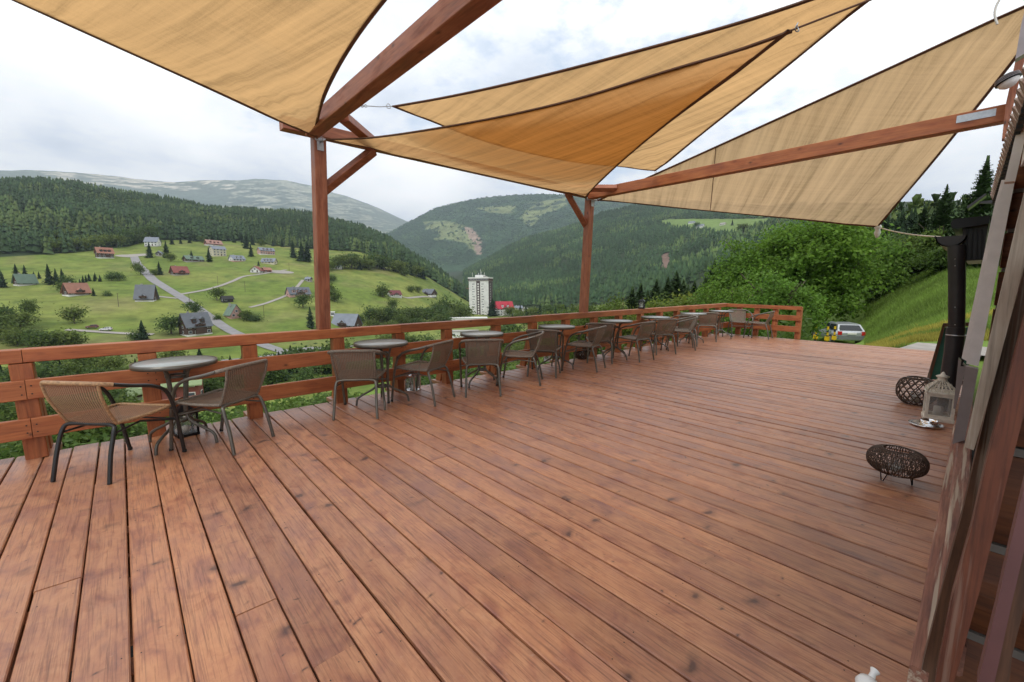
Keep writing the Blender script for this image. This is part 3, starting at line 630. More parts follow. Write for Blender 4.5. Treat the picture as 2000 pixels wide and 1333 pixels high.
for t in range(nl):
    c_ = dr * ll * (t + 0.5); w_ = sdv if t % 2 else sdv.cross(dr); m = MB(); m.tube([c_ + dr * math.cos(a) * ll * 0.68 + w_ * math.sin(a) * 0.012 for a in np.arange(0, 6.28, 0.6)], 0.0035, 5, True); m.build('link', M['zinc'], ck)
pts = [SA1 + Vector((0.0, 0.06, 0.0)), SA1 + Vector((0.06, 0.03, -0.012)), SA2]
cord('shackle_chain', 'small shackle chain on the bracket at the top of the left post', 'chain', smooth_path(pts), 0.009, 'zinc')
cord('shackle_chain', 'small shackle chain on the bracket at the top of the right post', 'chain', smooth_path([SB2, SB2 + Vector((0.07, 0.05, -0.03)), SB2 + Vector((0.15, 0.02, -0.015)), S4A]), 0.011, 'zinc')
cord('strap', 'thin dark strap tying the tip of the lower sail up towards the house', 'strap', [apx2, apx3 + Vector((0, -0.1, -0.1))], 0.006, 'hem')
# rope from the right sail corner to the porch roof
RP = Vector(onX(1838, 463, 7.4))
cord('rope', 'thin white rope running from the right sail corner to the black porch gutter', 'rope', [S4B.lerp(RP, t) - Vector((0, 0, 0.12 * t * (1 - t))) for t in np.linspace(0, 1, 12)], 0.008, 'rope')
m = MB(); m.lathe([(0.0, 0.05), (0.035, 0.03), (0.05, 0), (0.03, -0.04), (0.045, -0.09), (0.02, -0.16), (0.0, -0.17)], 8); link('rope_knot', m.mesh('rope_knot', M['rope']), None, 'bulky white rope knot dangling from the low corner of the right sail', 'rope knot', loc=S4B)

# ---------------------------------------------------------------- chairs and tables
def weave_panel(grid):
    n, m_ = len(grid), len(grid[0]); V = [p for r_ in grid for p in r_]; F = [(i * m_ + j, i * m_ + j + 1, (i + 1) * m_ + j + 1, (i + 1) * m_ + j) for i in range(n - 1) for j in range(m_ - 1)]
    return V, F, [(j / (m_ - 1), i / (n - 1)) for i in range(n) for j in range(m_)]
def panel_obj(name, grid, mat, parent):
    V, F, UV = weave_panel(grid); me = bpy.data.meshes.new(name); me.from_pydata(V, [], F); me.materials.append(mat); u = me.uv_layers.new(name='UV')
    for lp in me.loops: u.data[lp.index].uv = UV[lp.vertex_index]
    me.polygons.foreach_set('use_smooth', [True] * len(F)); return link(name, me, parent)
def make_chair(label, tan=False):
    t = thing('bistro_chair', label, 'chair', group='wicker armchairs along the railing')
    fm = M['tubedark'] if tan else M['tubebronze']; wr = M['wrap_tan'] if tan else M['wrap']; wv = M['weave_tan'] if tan else M['weave']; r = 0.0142
    back = [(0.258, -0.235, 0.705), (0.19, -0.305, 0.725), (0, -0.325, 0.73), (-0.19, -0.305, 0.725), (-0.258, -0.235, 0.705)]
    for s in (1, -1):
        arm = [(s * 0.25, 0.29, 0.0), (s * 0.257, 0.255, 0.22), (s * 0.265, 0.215, 0.42), (s * 0.272, 0.15, 0.565), (s * 0.278, 0.03, 0.635), (s * 0.274, -0.12, 0.672), (s * 0.258, -0.235, 0.705)]
        m = MB(); m.tube(smooth_path(arm, 5), r, 8); a_ = m.build('arm_and_front_leg', fm, t)
        m = MB(); m.lathe([(0.0, 0.0), (0.017, 0.0), (0.016, 0.02), (0.013, 0.024)], 8, (s * 0.25, 0.29, 0)); m.build('foot_cap', M['rubber'], a_)
        m = MB(); m.tube(smooth_path([(s * 0.222, -0.31, 0.0), (s * 0.212, -0.27, 0.2), (s * 0.205, -0.225, 0.35), (s * 0.17, -0.20, 0.395), (s * 0.0, -0.20, 0.40)], 5), r, 8); m.build('rear_leg', fm, t)
        m = MB(); m.tube(smooth_path([(s * 0.195, -0.19, 0.41), (s * 0.20, -0.235, 0.5), (s * 0.21, -0.28, 0.61), (s * 0.215, -0.30, 0.715)], 4), 0.011, 7); m.build('back_stile', wr, t)
        m = MB(); m.tube([(s * 0.259, 0.25, 0.30), (s * 0.16, 0.02, 0.355), (s * 0.2, -0.215, 0.34)], 0.008, 6); m.build('side_stretcher', fm, t)
        m = MB(); m.tube([(s * 0.264, 0.225, 0.40), (s * 0.22, 0.19, 0.415)], 0.008, 6); m.build('seat_bracket', fm, t)
    m = MB(); m.tube([(-0.25, 0.235, 0.31), (0.25, 0.235, 0.31)], 0.008, 6); m.build('front_stretcher', fm, t)
    m = MB(); m.tube(smooth_path(back, 6), 0.0165, 8); m.build('back_rail', wr, t)
    seat = [(-0.2, -0.19, 0.41), (-0.225, 0.0, 0.41), (-0.235, 0.17, 0.42), (-0.20, 0.235, 0.418), (0, 0.25, 0.41), (0.20, 0.235, 0.418), (0.235, 0.17, 0.42), (0.225, 0.0, 0.41), (0.2, -0.19, 0.41)]
    m = MB(); m.tube(smooth_path(seat, 4), 0.0135, 7); m.build('seat_frame', wr, t)
    g = []
    for i in range(13):
        v = i / 12; y = -0.195 + 0.435 * v; hw = np.interp(y, [-0.19, 0.0, 0.17, 0.235, 0.25], [0.2, 0.225, 0.235, 0.20, 0.15])
        g.append([((2 * j / 12 - 1) * hw, y, 0.412 - 0.02 * math.sin(math.pi * j / 12) * math.sin(math.pi * min(1, v + 0.05))) for j in range(13)])
    panel_obj('seat_weave', g, wv, t)
    g = []
    for i in range(11):
        v = i / 10; z = 0.41 + 0.31 * v; hw = 0.195 + 0.02 * v; yy = np.interp(z, [0.41, 0.5, 0.61, 0.72], [-0.19, -0.235, -0.28, -0.302])
        g.append([((2 * j / 12 - 1) * hw, yy - 0.022 * math.sin(math.pi * j / 12), z) for j in range(13)])
    panel_obj('back_weave', g, wv, t)
    return t
def make_table(label):
    t = thing('bistro_table', label, 'table', group='round glass tables along the railing'); Z = 0.735
    m = MB(); m.lathe([(0.0, Z - 0.006), (0.293, Z - 0.006), (0.293, Z + 0.002), (0.0, Z + 0.002)], 40); m.build('glass_top', M['tabletop'], t)
    m = MB(); m.lathe([(0.290, Z - 0.03), (0.305, Z - 0.03), (0.307, Z - 0.012), (0.305, Z + 0.006), (0.291, Z + 0.006), (0.290, Z - 0.03)], 40); m.build('rim', M['tubebronze'], t)
    m = MB(); m.lathe([(0.055, 0.20), (0.065, 0.20), (0.065, 0.225), (0.055, 0.225), (0.055, 0.20)], 16); m.build('collar', M['tubebronze'], t); m = MB(); m.lathe([(0.075, 0.60), (0.085, 0.60), (0.085, 0.62), (0.075, 0.62), (0.075, 0.60)], 16); m.build('collar', M['tubebronze'], t)
    for k_ in range(4):
        a = math.pi / 4 + k_ * math.pi / 2; c_, s_ = math.cos(a), math.sin(a); f = lambda rr, z: (rr * c_, rr * s_, z)
        m = MB(); m.tube(smooth_path([f(0.20, Z - 0.02), f(0.12, Z - 0.06), f(0.09, 0.60), f(0.07, 0.42), f(0.055, 0.27), f(0.10, 0.19), f(0.23, 0.12), f(0.285, 0.075), f(0.30, 0.0)], 5), 0.0125, 8); m.build('leg', M['tubebronze'], t)
    return t
rad = math.radians
CH = [(-0.10, 4.41, 42.8, 'tan-woven wicker armchair nearest the left edge of the photo, back to the camera', True),
 (0.575, 4.446, 126.5, 'brown wicker armchair just right of the nearest table, turned towards the tan chair', False),
 (1.89, 4.575, 55.4, 'brown wicker armchair left of the second table, seen squarely from behind', False),
 (2.676, 4.56, 115, 'brown wicker armchair right of the second table beside the glass lantern', False),
 (3.455, 4.395, 57, 'brown wicker armchair seen from behind in front of the third table', False),
 (4.23, 4.45, 130, 'brown wicker armchair right of the third table, its arms seen from the side', False),
 (4.93, 4.62, 35, 'brown wicker armchair partly hidden left of the fourth table', False),
 (5.74, 4.466, 108, 'brown wicker armchair in front of the dark wicker ball, right of the fourth table', False),
 (6.55, 4.74, 38, 'brown wicker armchair left of the fifth table, half hidden by the chair before it', False),
 (7.21, 4.42, 85, 'brown wicker armchair right of the fifth table, just left of the black rail lantern', False),
 (8.31, 4.51, 60, 'reddish lit wicker armchair left of the sixth table, standing below the railing lantern', False),
 (9.21, 4.48, 121, 'wicker armchair right of the sixth table with pale shining arms', False),
 (9.85, 4.72, 45, 'wicker armchair left of the seventh table, behind the pale-armed chair', False),
 (11.15, 4.72, 25, 'wicker armchair between the seventh and the last table', False),
 (12.75, 4.50, 215, 'wicker armchair in the far corner of the railing, facing the camera', False),
 (12.78, 4.02, 95, 'last wicker armchair on the right, side-on against the end railing', False)]
ch1 = make_chair(CH[0][3], True); ch1.location = (CH[0][0], CH[0][1], 0.003); ch1.rotation_euler.z = rad(CH[0][2] - 90)
ch2 = make_chair(CH[1][3]); ch2.location = (CH[1][0], CH[1][1], 0.003); ch2.rotation_euler.z = rad(CH[1][2] - 90)
for x, y, a, lb, _ in CH[2:]: dup(ch2, (x, y, 0.003), rad(a - 90), lb)
TB = [(0.30, 'nearest round glass table, between the tan chair and the first brown chair'), (2.21, 'second round glass table from the left, its top before the chalet with the grey roof'),
 (3.72, 'third round glass table from the left, left of and below the white tower block'), (5.30, 'fourth round glass table from the left, just left of the right pergola post'),
 (7.02, 'fifth round glass table, first one to the right of the right pergola post'), (8.50, 'sixth round glass table, its top just right of the railing lantern'),
 (10.3, 'seventh round glass table, last but one before the corner'), (11.95, 'last round glass table, beside the far corner of the railing')]
tb = make_table(TB[0][1]); tb.location = (TB[0][0], 4.71, 0.002); tb.rotation_euler.z = rad(3)
for i, (x, lb) in enumerate(TB[1:]): dup(tb, (x, 4.71, 0.002 + 0.003 * 0), rad((23, 60, 10, 37, 75, 5, 50)[i]), lb)

# ---------------------------------------------------------------- lanterns and small things on the deck
def frame_lantern(name, label, loc, w_, h_, mat, rz=0.0, candle=True):
    t = thing(name, label, 'lantern', loc, rz); b = w_ / 2
    m = MB(); m.box((0, 0, 0.012), (w_, w_, 0.024)); m.build('base', mat, t)
    for sx in (-1, 1):
        for sy in (-1, 1): m = MB(); m.box((sx * (b - 0.01), sy * (b - 0.01), 0.024 + (h_ * 0.62) / 2), (0.016, 0.016, h_ * 0.62)); m.build('corner_bar', mat, t)
    zt = 0.024 + h_ * 0.62
    m = MB(); m.box((0, 0, zt + 0.008), (w_ * 1.05, w_ * 1.05, 0.016)); q = w_ * 0.5; z0, z1 = zt + 0.017, zt + 0.017 + h_ * 0.2
    m.add([(-q, -q, z0), (q, -q, z0), (q, q, z0), (-q, q, z0), (-q * .3, -q * .3, z1), (q * .3, -q * .3, z1), (q * .3, q * .3, z1), (-q * .3, q * .3, z1)], [(0, 1, 5, 4), (1, 2, 6, 5), (2, 3, 7, 6), (3, 0, 4, 7), (4, 5, 6, 7)])
    m.build('roof', mat, t)
    m = MB(); m.tube([(w_ * 0.22 * math.cos(a), 0, z1 + w_ * 0.22 + w_ * 0.22 * math.sin(a)) for a in np.arange(0, 6.28, 0.4)], 0.004, 6, True); m.build('handle_ring', mat, t)
    for k_ in range(4):
        a = k_ * math.pi / 2; m = MB(); c_ = Vector((math.cos(a) * (b - 0.012), math.sin(a) * (b - 0.012), 0.024 + h_ * 0.31)); m.box(c_, (0.003 if k_ % 2 == 0 else w_ - 0.036, w_ - 0.036 if k_ % 2 == 0 else 0.003, h_ * 0.6)); m.build('glass_pane', M['glass'], t)
    if candle: m = MB(); m.lathe([(0.0, 0.025), (w_ * 0.17, 0.025), (w_ * 0.17, h_ * 0.28), (0.0, h_ * 0.28)], 12); m.build('candle', M['candle'], t)
    return t
frame_lantern('lantern', 'black metal lantern standing on top of the railing', (8.60, 5.11, 0.896), 0.125, 0.21, M['black'], 0.3)
frame_lantern('lantern', 'tall black open-frame lantern on the deck below the nearest table', (0.34, 4.93, 0.003), 0.17, 0.30, M['black'], 0.2)
frame_lantern('lantern', 'silver and glass lantern on the deck behind the chair right of the second table', (*onZ(806, 765, 0)[:2], 0.003), 0.16, 0.30, M['silver'], 0.5)
frame_lantern('lantern', 'small white lantern on the deck behind the legs of the fourth table', (*onZ(1069, 706, 0)[:2], 0.003), 0.11, 0.17, M['porcelain'], 0.5)
m = MB(); cb = Vector((0.16, 5.16, 0.897)); m.lathe([(0.03, 0), (0.04, 0.005), (0.042, 0.06), (0.036, 0.066), (0.036, 0.01), (0.0, 0.008)], 16); jar = None
def wicker_ball(label, loc, R_, hz, legs=False, strands=26, lat=9, th=0.0045):
    t = thing('wicker_lantern', label, 'lantern', loc); z0 = hz + (0.055 if legs else 0.0); rnd = random.Random(int(R_ * 1000))
    prof = [(0.50, 0.93), (0.78, 0.80), (0.96, 0.42), (1.0, 0.0), (0.93, -0.45), (0.7, -0.82), (0.45, -0.97)]
    for s in (1, -1):
        m = MB()
        for k_ in range(strands):
            a0 = 2 * math.pi * k_ / strands + rnd.uniform(-0.05, 0.05); P_ = smooth_path([(R_ * r_ * math.cos(a0 + s * i * (0.05 if legs else 0.28)), R_ * r_ * math.sin(a0 + s * i * (0.05 if legs else 0.28)), z0 + hz * z_) for i, (r_, z_) in enumerate(prof)], 3)
            m.tube(P_, th, 5)
        m.build('willow_ribs', M['wicker_dark'], t)
    m = MB()
    for k_ in range(lat):
        z_ = -0.9 + 1.8 * k_ / (lat - 1); rr = np.interp(z_, [p[1] for p in prof[::-1]], [p[0] for p in prof[::-1]]) * R_ * 1.01
        m.tube([(rr * math.cos(a), rr * math.sin(a), z0 + hz * z_) for a in np.arange(0, 6.28, 0.26)], th * (0.8 if legs else 0.7), 5, True)
    m.build('willow_hoops', M['wicker_dark'], t)
    m = MB(); m.tube([(0.5 * R_ * math.cos(a), 0.5 * R_ * math.sin(a), z0 + hz * 0.95) for a in np.arange(0, 6.28, 0.26)], th * 1.8, 6, True); m.build('rim', M['wicker_dark'], t)
    if legs:
        for k_ in range(3):
            a = 0.4 + k_ * 2.094; c_, s_ = math.cos(a), math.sin(a); tx, ty = -s_ * 0.028, c_ * 0.028; q = R_ * 0.52
            m = MB(); m.tube([(q * c_ + tx, q * s_ + ty, z0 - hz * 0.85), (q * 1.1 * c_ + tx * .25, q * 1.1 * s_ + ty * .25, 0.004), (q * 1.1 * c_ - tx * .25, q * 1.1 * s_ - ty * .25, 0.004), (q * c_ - tx, q * s_ - ty, z0 - hz * 0.85)], 0.0035, 6); m.build('wire_leg', M['black'], t)
    m = MB(); m.lathe([(0.0, z0 - hz * 0.9), (0.045, z0 - hz * 0.9), (0.05, z0 - hz * 0.1), (0.047, z0 - hz * 0.1), (0.043, z0 - hz * 0.8), (0.0, z0 - hz * 0.8)], 14); m.build('glass_cup', M['glass'], t)
    m = MB(); m.lathe([(0.0, z0 - hz * 0.79), (0.035, z0 - hz * 0.79), (0.035, z0 - hz * 0.4), (0.0, z0 - hz * 0.38)], 12); m.build('candle', M['candle'], t)
    return t
bk = onZ(1757, 942, 0)
wicker_ball('flat round dark willow lantern on wire legs, standing alone on the deck', (bk[0] - 0.0, bk[1] + 0.03, 0.002), 0.172, 0.094, True, 64, 9, 0.0024)
wb = onZ(1790, 792, 0)
wicker_ball('dark willow ball basket behind the cream lantern by the wall', (wb[0] + 0.05, wb[1] + 0.02, 0.002), 0.185, 0.165, False, 16, 4, 0.006)
wicker_ball('small dark wicker ball lantern on the deck between the fourth and fifth tables', (*onZ(1136, 701, 0)[:2], 0.002), 0.16, 0.17, False, 14, 4, 0.011)
# ornate cream lantern
LX, LY = onZ(1829, 822, 0)[:2]
lt = thing('garden_lantern', 'ornate cream metal lantern with pierced domed roof by the wall', 'lantern', (LX + 0.06, LY + 0.0, 0.002), 0.14); lt.scale = (1.0, 1.0, 1.1)
W2 = 0.105; m = MB(); m.box((0, 0, 0.015), (0.235, 0.235, 0.03)); m.build('base', M['cream'], lt)
for sx in (-1, 1):
    for sy in (-1, 1): m = MB(); m.box((sx * 0.098, sy * 0.098, 0.15), (0.026, 0.026, 0.24)); m.build('corner_post', M['cream'], lt)
for k_ in range(4):
    a = k_ * math.pi / 2; RM = Matrix.Rotation(a, 3, 'Z')
    m = MB(); m.box(RM @ Vector((0, -0.098, 0.043)), (0.17, 0.016, 0.026), RM); m.build('lower_frame', M['cream'], lt); m = MB(); m.box(RM @ Vector((0, -0.098, 0.252)), (0.17, 0.016, 0.03), RM); m.build('upper_frame', M['cream'], lt)
    m = MB(); m.box(RM @ Vector((0, -0.098, 0.147)), (0.168, 0.003, 0.18), RM); m.build('glass_pane', M['glass'], lt)
    m = MB(); prof = [(0.115, 0.272), (0.108, 0.30), (0.085, 0.33), (0.055, 0.355), (0.035, 0.385)]
    for sgn in (-1, 1): m.tube([RM @ Vector((sgn * r_, -r_, z_)) for r_, z_ in prof], 0.008, 6)
    for q in range(5):
        f = (q + 0.5) / 5
        m.tube([RM @ Vector(((2 * f - 1) * r_ * (1 if i % 2 else 0.75), -r_, z_)) for i, (r_, z_) in enumerate(prof)], 0.0035, 5)
        cx = (2 * f - 1) * 0.085; m.tube([RM @ Vector((cx + 0.018 * math.cos(t), -0.104, 0.303 + 0.018 * math.sin(t))) for t in np.arange(0, 6.28, 0.6)], 0.003, 5, True)
    for q in range(3): cx = (q - 1) * 0.038; m.tube([RM @ Vector((cx + 0.015 * math.cos(t), -0.072, 0.343 + 0.013 * math.sin(t))) for t in np.arange(0, 6.28, 0.6)], 0.003, 5, True)
    m.build('pierced_roof_side', M['cream'], lt)
m = MB(); m.box((0, 0, 0.272), (0.24, 0.24, 0.012)); m.lathe([(0.036, 0.385), (0.04, 0.40), (0.03, 0.405), (0.05, 0.42), (0.055, 0.43), (0.02, 0.445), (0.012, 0.465), (0.0, 0.475)], 12); m.build('crown', M['cream'], lt)
m = MB(); m.lathe([(0, 0.03), (0.04, 0.03), (0.04, 0.13), (0.0, 0.13)], 12); m.build('candle', M['candle'], lt)
tx, ty = onZ(1808, 832, 0)[:2]
tr = thing('candle_tray', 'shiny round steel tray lying on the deck before the cream lantern', 'tray', (tx, ty, 0.002))
m = MB(); m.lathe([(0, 0.0), (0.12, 0.0), (0.135, 0.022), (0.13, 0.022), (0.115, 0.006), (0.0, 0.006)], 28); m.build('dish', M['silver'], tr)
m = MB(); m.lathe([(0.06, 0.006), (0.07, 0.006), (0.07, 0.05), (0.065, 0.05), (0.06, 0.006)], 20, (0.06, -0.02, 0)); m.build('ring_holder', M['silver'], tr)
wp = onZ(1697, 1331, 0.03)
kn = thing('porcelain_ornament', 'small white rounded ornament with a spout, cut by the bottom edge of the photo', 'ornament', (wp[0] - 0.02, wp[1], 0.002), 0.3)
m = MB(); m.lathe([(0.0, 0), (0.022, 0.0), (0.034, 0.015), (0.036, 0.03), (0.028, 0.045), (0.01, 0.052), (0, 0.053)], 18); m.build('body', M['porcelain'], kn)
m = MB(); m.tube([(0.02, -0.01, 0.03), (0.042, -0.02, 0.045), (0.054, -0.027, 0.05)], [0.013, 0.009, 0.015], 10); m.build('spout', M['porcelain'], kn)

# ---------------------------------------------------------------- log house on the right
house = thing('log_house', 'log house with pale chinking and weathered boards along the right side of the deck', 'house', (4.0, -0.3, 0))
HO = Vector((4.0, -0.3, 0))
def slab(name, X, poly, th, mat, parent=house, O_=HO):
    """a real board whose end face stands across the view at distance X"""
    a = [Vector(onX(x, y, X)) - O_ for x, y in poly]; n = len(a); b = [p + Vector((th, 0, 0)) for p in a]
    m = MB(); m.add(a + b, [tuple(range(n)), tuple(range(2 * n - 1, n - 1, -1))] + [(i, n + i, n + (i + 1) % n, (i + 1) % n) for i in range(n)]); return m.build(name, mat, parent)
zs = [0.0, 0.05, 0.34, 0.64, 0.94, 1.24, 1.53, 1.83, 2.13, 2.43, 2.73]
zc_ = [float(onX(1951, 1072, 2.06)[2]), float(onX(1929, 1253, 2.06)[2])]; st_ = zc_[0] - zc_[1]
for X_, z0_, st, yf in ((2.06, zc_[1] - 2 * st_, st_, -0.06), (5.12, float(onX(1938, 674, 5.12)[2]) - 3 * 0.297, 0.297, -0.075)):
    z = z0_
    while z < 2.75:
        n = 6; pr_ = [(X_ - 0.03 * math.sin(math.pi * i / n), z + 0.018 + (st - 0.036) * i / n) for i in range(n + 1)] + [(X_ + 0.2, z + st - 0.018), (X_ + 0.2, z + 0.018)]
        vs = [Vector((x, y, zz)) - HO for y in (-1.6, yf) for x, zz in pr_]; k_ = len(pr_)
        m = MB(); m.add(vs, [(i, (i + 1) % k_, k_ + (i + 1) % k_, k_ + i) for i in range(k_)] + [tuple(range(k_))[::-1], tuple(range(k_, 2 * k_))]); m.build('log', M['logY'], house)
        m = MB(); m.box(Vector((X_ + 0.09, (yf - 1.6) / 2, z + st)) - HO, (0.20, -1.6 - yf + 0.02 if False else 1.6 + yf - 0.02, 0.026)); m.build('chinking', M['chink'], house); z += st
m = MB(); m.box(Vector((4.6, -1.5, 1.4)) - HO, (6.2, 2.1, 2.9)); m.build('house_core', M['darkboard'], house)
m = MB(); m.bar(Vector((1.95, -0.008, 0.05)) - HO, Vector((7.4, 0.012, 0.05)) - HO, 0.10, 0.09, (0, 0, 1), 0.008); m.build('sill_beam', M['weatheredX'], house)
m = MB(); m.bar(Vector((2.0, -0.045, 0.16)) - HO, Vector((7.2, -0.005, 0.16)) - HO, 0.08, 0.12, (0, 0, 1), 0.008); m.build('sill_board', M['weatheredX'], house)
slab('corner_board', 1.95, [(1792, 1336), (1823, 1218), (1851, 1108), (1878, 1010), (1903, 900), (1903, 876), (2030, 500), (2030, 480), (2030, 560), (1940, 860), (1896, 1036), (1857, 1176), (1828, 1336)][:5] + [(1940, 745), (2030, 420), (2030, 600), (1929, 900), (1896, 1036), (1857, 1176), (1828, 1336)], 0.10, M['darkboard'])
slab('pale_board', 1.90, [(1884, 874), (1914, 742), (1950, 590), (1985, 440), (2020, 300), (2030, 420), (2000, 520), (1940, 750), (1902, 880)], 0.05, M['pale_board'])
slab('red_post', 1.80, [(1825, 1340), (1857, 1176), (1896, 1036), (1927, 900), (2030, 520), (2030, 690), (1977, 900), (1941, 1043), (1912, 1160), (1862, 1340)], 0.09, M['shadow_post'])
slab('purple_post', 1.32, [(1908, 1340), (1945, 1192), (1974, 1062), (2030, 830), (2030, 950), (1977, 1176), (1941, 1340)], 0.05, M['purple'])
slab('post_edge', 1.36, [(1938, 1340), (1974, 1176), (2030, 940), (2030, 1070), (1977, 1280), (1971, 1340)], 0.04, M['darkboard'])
slab('white_board', 5.0, [(1887, 711), (1911, 716), (1973, 400), (1983, 350), (1962, 352), (1948, 400)], 0.12, M['whitepaint'])
slab('white_board', 5.3, [(1878, 700), (1889, 706), (1951, 398), (1962, 352), (1956, 352), (1943, 398)], 0.10, M['whitepaint'])
slab('white_board', 4.6, [(1962, 356), (1983, 354), (2030, 150), (2030, 40), (1985, 258)], 0.10, M['whitepaint'])
slab('grey_flashing', 4.7, [(1860, 868), (1884, 860), (1911, 722), (1886, 716)], 0.10, M['greymetal'])
slab('grey_flashing', 5.6, [(1872, 700), (1887, 716), (1880, 745), (1866, 800), (1862, 798)], 0.08, M['greymetal'])
slab('hook', 5.4, [(1880, 690), (1888, 694), (1880, 712), (1884, 716), (1876, 716)], 0.02, M['black'])
# tiled pent roof along the wall
E0, E1 = Vector((-0.5, -0.124, 2.42)), Vector((9.0, 0.03, 2.60))
m = MB(); m.bar(E0 + Vector((0, -0.08, -0.14)) - HO, E1 + Vector((0, -0.08, -0.14)) - HO, 0.025, 0.14); m.build('eave_board', M['whitepaint'], house)
m = MB(); m.bar(E0 + Vector((0, -0.55, 0.0)) - HO, E1 + Vector((0, -0.55, 0.0)) - HO, 0.94, 0.03); m.build('soffit', M['whitepaint'], house)
for q in range(49):
    p = E0.lerp(E1, (q + 0.5) / 49) - HO; m = MB(); m.tube([p, p + Vector((0, -0.35, 0.16))], 0.085, 9); m.build('roof_tile', M['weathered'], house)
    m = MB(); m.box(p + Vector((0, -0.012, -0.055)), (0.10, 0.03, 0.035)); m.build('batten_end', M['rubber'], house)
slab('fascia_post', 6.35, [(1957, 271), (1965, 201), (2012, -10), (2030, -10), (2030, 60), (2000, 120), (1963, 271)], 0.12, M['frameZ'])
slab('metal_plate', 6.0, [(1983, 116), (1994, 50), (2012, -20), (2026, 20), (2003, 104)], 0.10, M['greymetal'])
lp = Vector(onX(1969, 158, 6.2)); bh = thing('wall_lamp', 'oval bulkhead lamp with a dark ribbed hood high on the house fascia', 'lamp', lp)
bh.scale = (0.72, 0.72, 0.85); tl = Matrix.Rotation(-0.35, 3, 'X')
def oval(prof, m, sc_=(1.0, 1.0, 1.0), c=(0, 0, 0)):
    t_ = MB(); t_.lathe(prof, 20); m.add([tl @ Vector((v[0] * sc_[0], v[1] * sc_[1], v[2])) + Vector(c) for v in t_.v], t_.f, True)
m = MB(); oval([(0.0, 0.07), (0.06, 0.065), (0.10, 0.045), (0.115, 0.0), (0.118, -0.01), (0.10, -0.01)], m); m.build('hood', M['black'], bh)
for q in range(3): m = MB(); m.tube([tl @ Vector((r_ * math.cos(t), r_ * math.sin(t), z_)) for r_, z_ in [((0.117, 0.112, 0.106)[q], (0.008, 0.024, 0.04)[q])] for t in np.arange(0, 6.28, 0.3)], 0.004, 5, True); m.build('hood_rib', M['greymetal'], bh)
m = MB(); oval([(0.10, -0.01), (0.09, -0.04), (0.05, -0.07), (0.0, -0.078)], m); m.build('glass_bowl', M['whitepaint'], bh)
w0 = Vector(onX(1958, -10, 6.3)); cord('white_wire', 'thin white wire curling down onto the top edge of the right sail', 'wire', smooth_path([w0, Vector(onX(1946, 12, 6.3)), Vector(onX(1943, 30, 6.3)), Vector(onX(1948, 48, 6.3))]), 0.009, 'rope')
# porch roof, gutter and downpipe
GX = 6.9
pr0 = thing('porch_roof', 'black porch roof with rounded front edge beside the house wall', 'porch roof', Vector(onX(1900, 440, GX)))
PO = Vector(onX(1900, 440, GX))
slab('roof_sheet', GX, [(1857, 437), (1862, 429), (1872, 427), (1934, 421), (1932, 437), (1870, 447), (1859, 446)], 1.3, M['black'], pr0, PO)
slab('soffit_board', GX + 0.08, [(1880, 447), (1931, 438), (1926, 470), (1922, 508), (1887, 510), (1880, 480)], 1.1, M['drain'], pr0, PO)
for q in range(4): slab('rafter', GX + 0.04, [(1886 + q * 10, 448), (1890 + q * 10, 447), (1888 + q * 10, 508), (1885 + q * 10, 508)], 1.12, M['black'], pr0, PO)
ga = Vector(onX(1857, 465, GX)); gt = thing('rain_gutter', 'black half-round rain gutter end at the corner of the porch roof', 'gutter', ga)
m = MB(); rr = 0.125; vs = []
for x in (0, 1.2):
    for r_ in (rr, rr - 0.012):
        for q in range(13): t = math.pi + math.pi * q / 12; vs.append((x, r_ * math.cos(t), r_ * math.sin(t) * 0.95 + 0.02))
fs = []
for q in range(12): fs += [(q, q + 1, 26 + q + 1, 26 + q), (13 + q + 1, 13 + q, 39 + q, 39 + q + 1), (q, 13 + q, 14 + q, q + 1)]
fs += [tuple(range(13))]
m.add(vs, fs); m.build('trough', M['drain'], gt); m = MB(); m.tube([(0, rr, 0.02), (1.2, rr, 0.02)], 0.01, 6); m.build('bead', M['drain'], gt)
dp = thing('downpipe', 'dark round downpipe with a strap dropping from the porch gutter to the deck', 'downpipe', Vector(onX(1868, 500, GX)))
DO = Vector(onX(1868, 500, GX)); rel = lambda x, y, X=GX: Vector(onX(x, y, X)) - DO
m = MB(); m.tube([rel(1868, 480), rel(1869, 560), rel(1868, 655)], [0.073, 0.071, 0.068], 18); m.build('upper_pipe', M['drain'], dp)
m = MB(); m.tube([rel(1867, 640), rel(1862, 690), rel(1853, 745), rel(1845, 815)], [0.079, 0.079, 0.077, 0.075], 18); m.build('lower_pipe', M['drain'], dp)
m = MB(); m.tube([rel(1868, 655) + Vector((0.083 * math.cos(t), 0.083 * math.sin(t), 0)) for t in np.arange(0, 6.28, 0.35)], 0.008, 6, True); m.tube([rel(1880, 657), rel(1893, 657)], 0.007, 6); m.build('strap', M['zinc'], dp)
for y in (507, 520, 600, 634): m = MB(); m.lathe([(0, 0.006), (0.006, 0.004), (0.006, 0)], 8); s_ = m.build('rivet', M['zinc'], dp); s_.location = rel(1866, y) + Vector((-0.072, 0, 0)); s_.rotation_euler = (0, -1.57, 0)
sg = thing('menu_board', 'dark-framed green chalkboard leaning behind the downpipe', 'board', Vector(onX(1850, 700, 8.1))); SO = Vector(onX(1850, 700, 8.1))
slab('panel', 8.12, [(1815, 742), (1845, 640), (1898, 640), (1890, 742)], 0.02, M['greenboard'], sg, SO)
slab('frame', 8.10, [(1807, 750), (1841, 634), (1847, 634), (1815, 750)], 0.035, M['darkboard'], sg, SO)
slab('frame', 8.09, [(1841, 639), (1842, 632), (1902, 630), (1902, 637)], 0.035, M['darkboard'], sg, SO)
slab('frame', 8.11, [(1807, 752), (1809, 744), (1896, 744), (1896, 752)], 0.035, M['darkboard'], sg, SO)
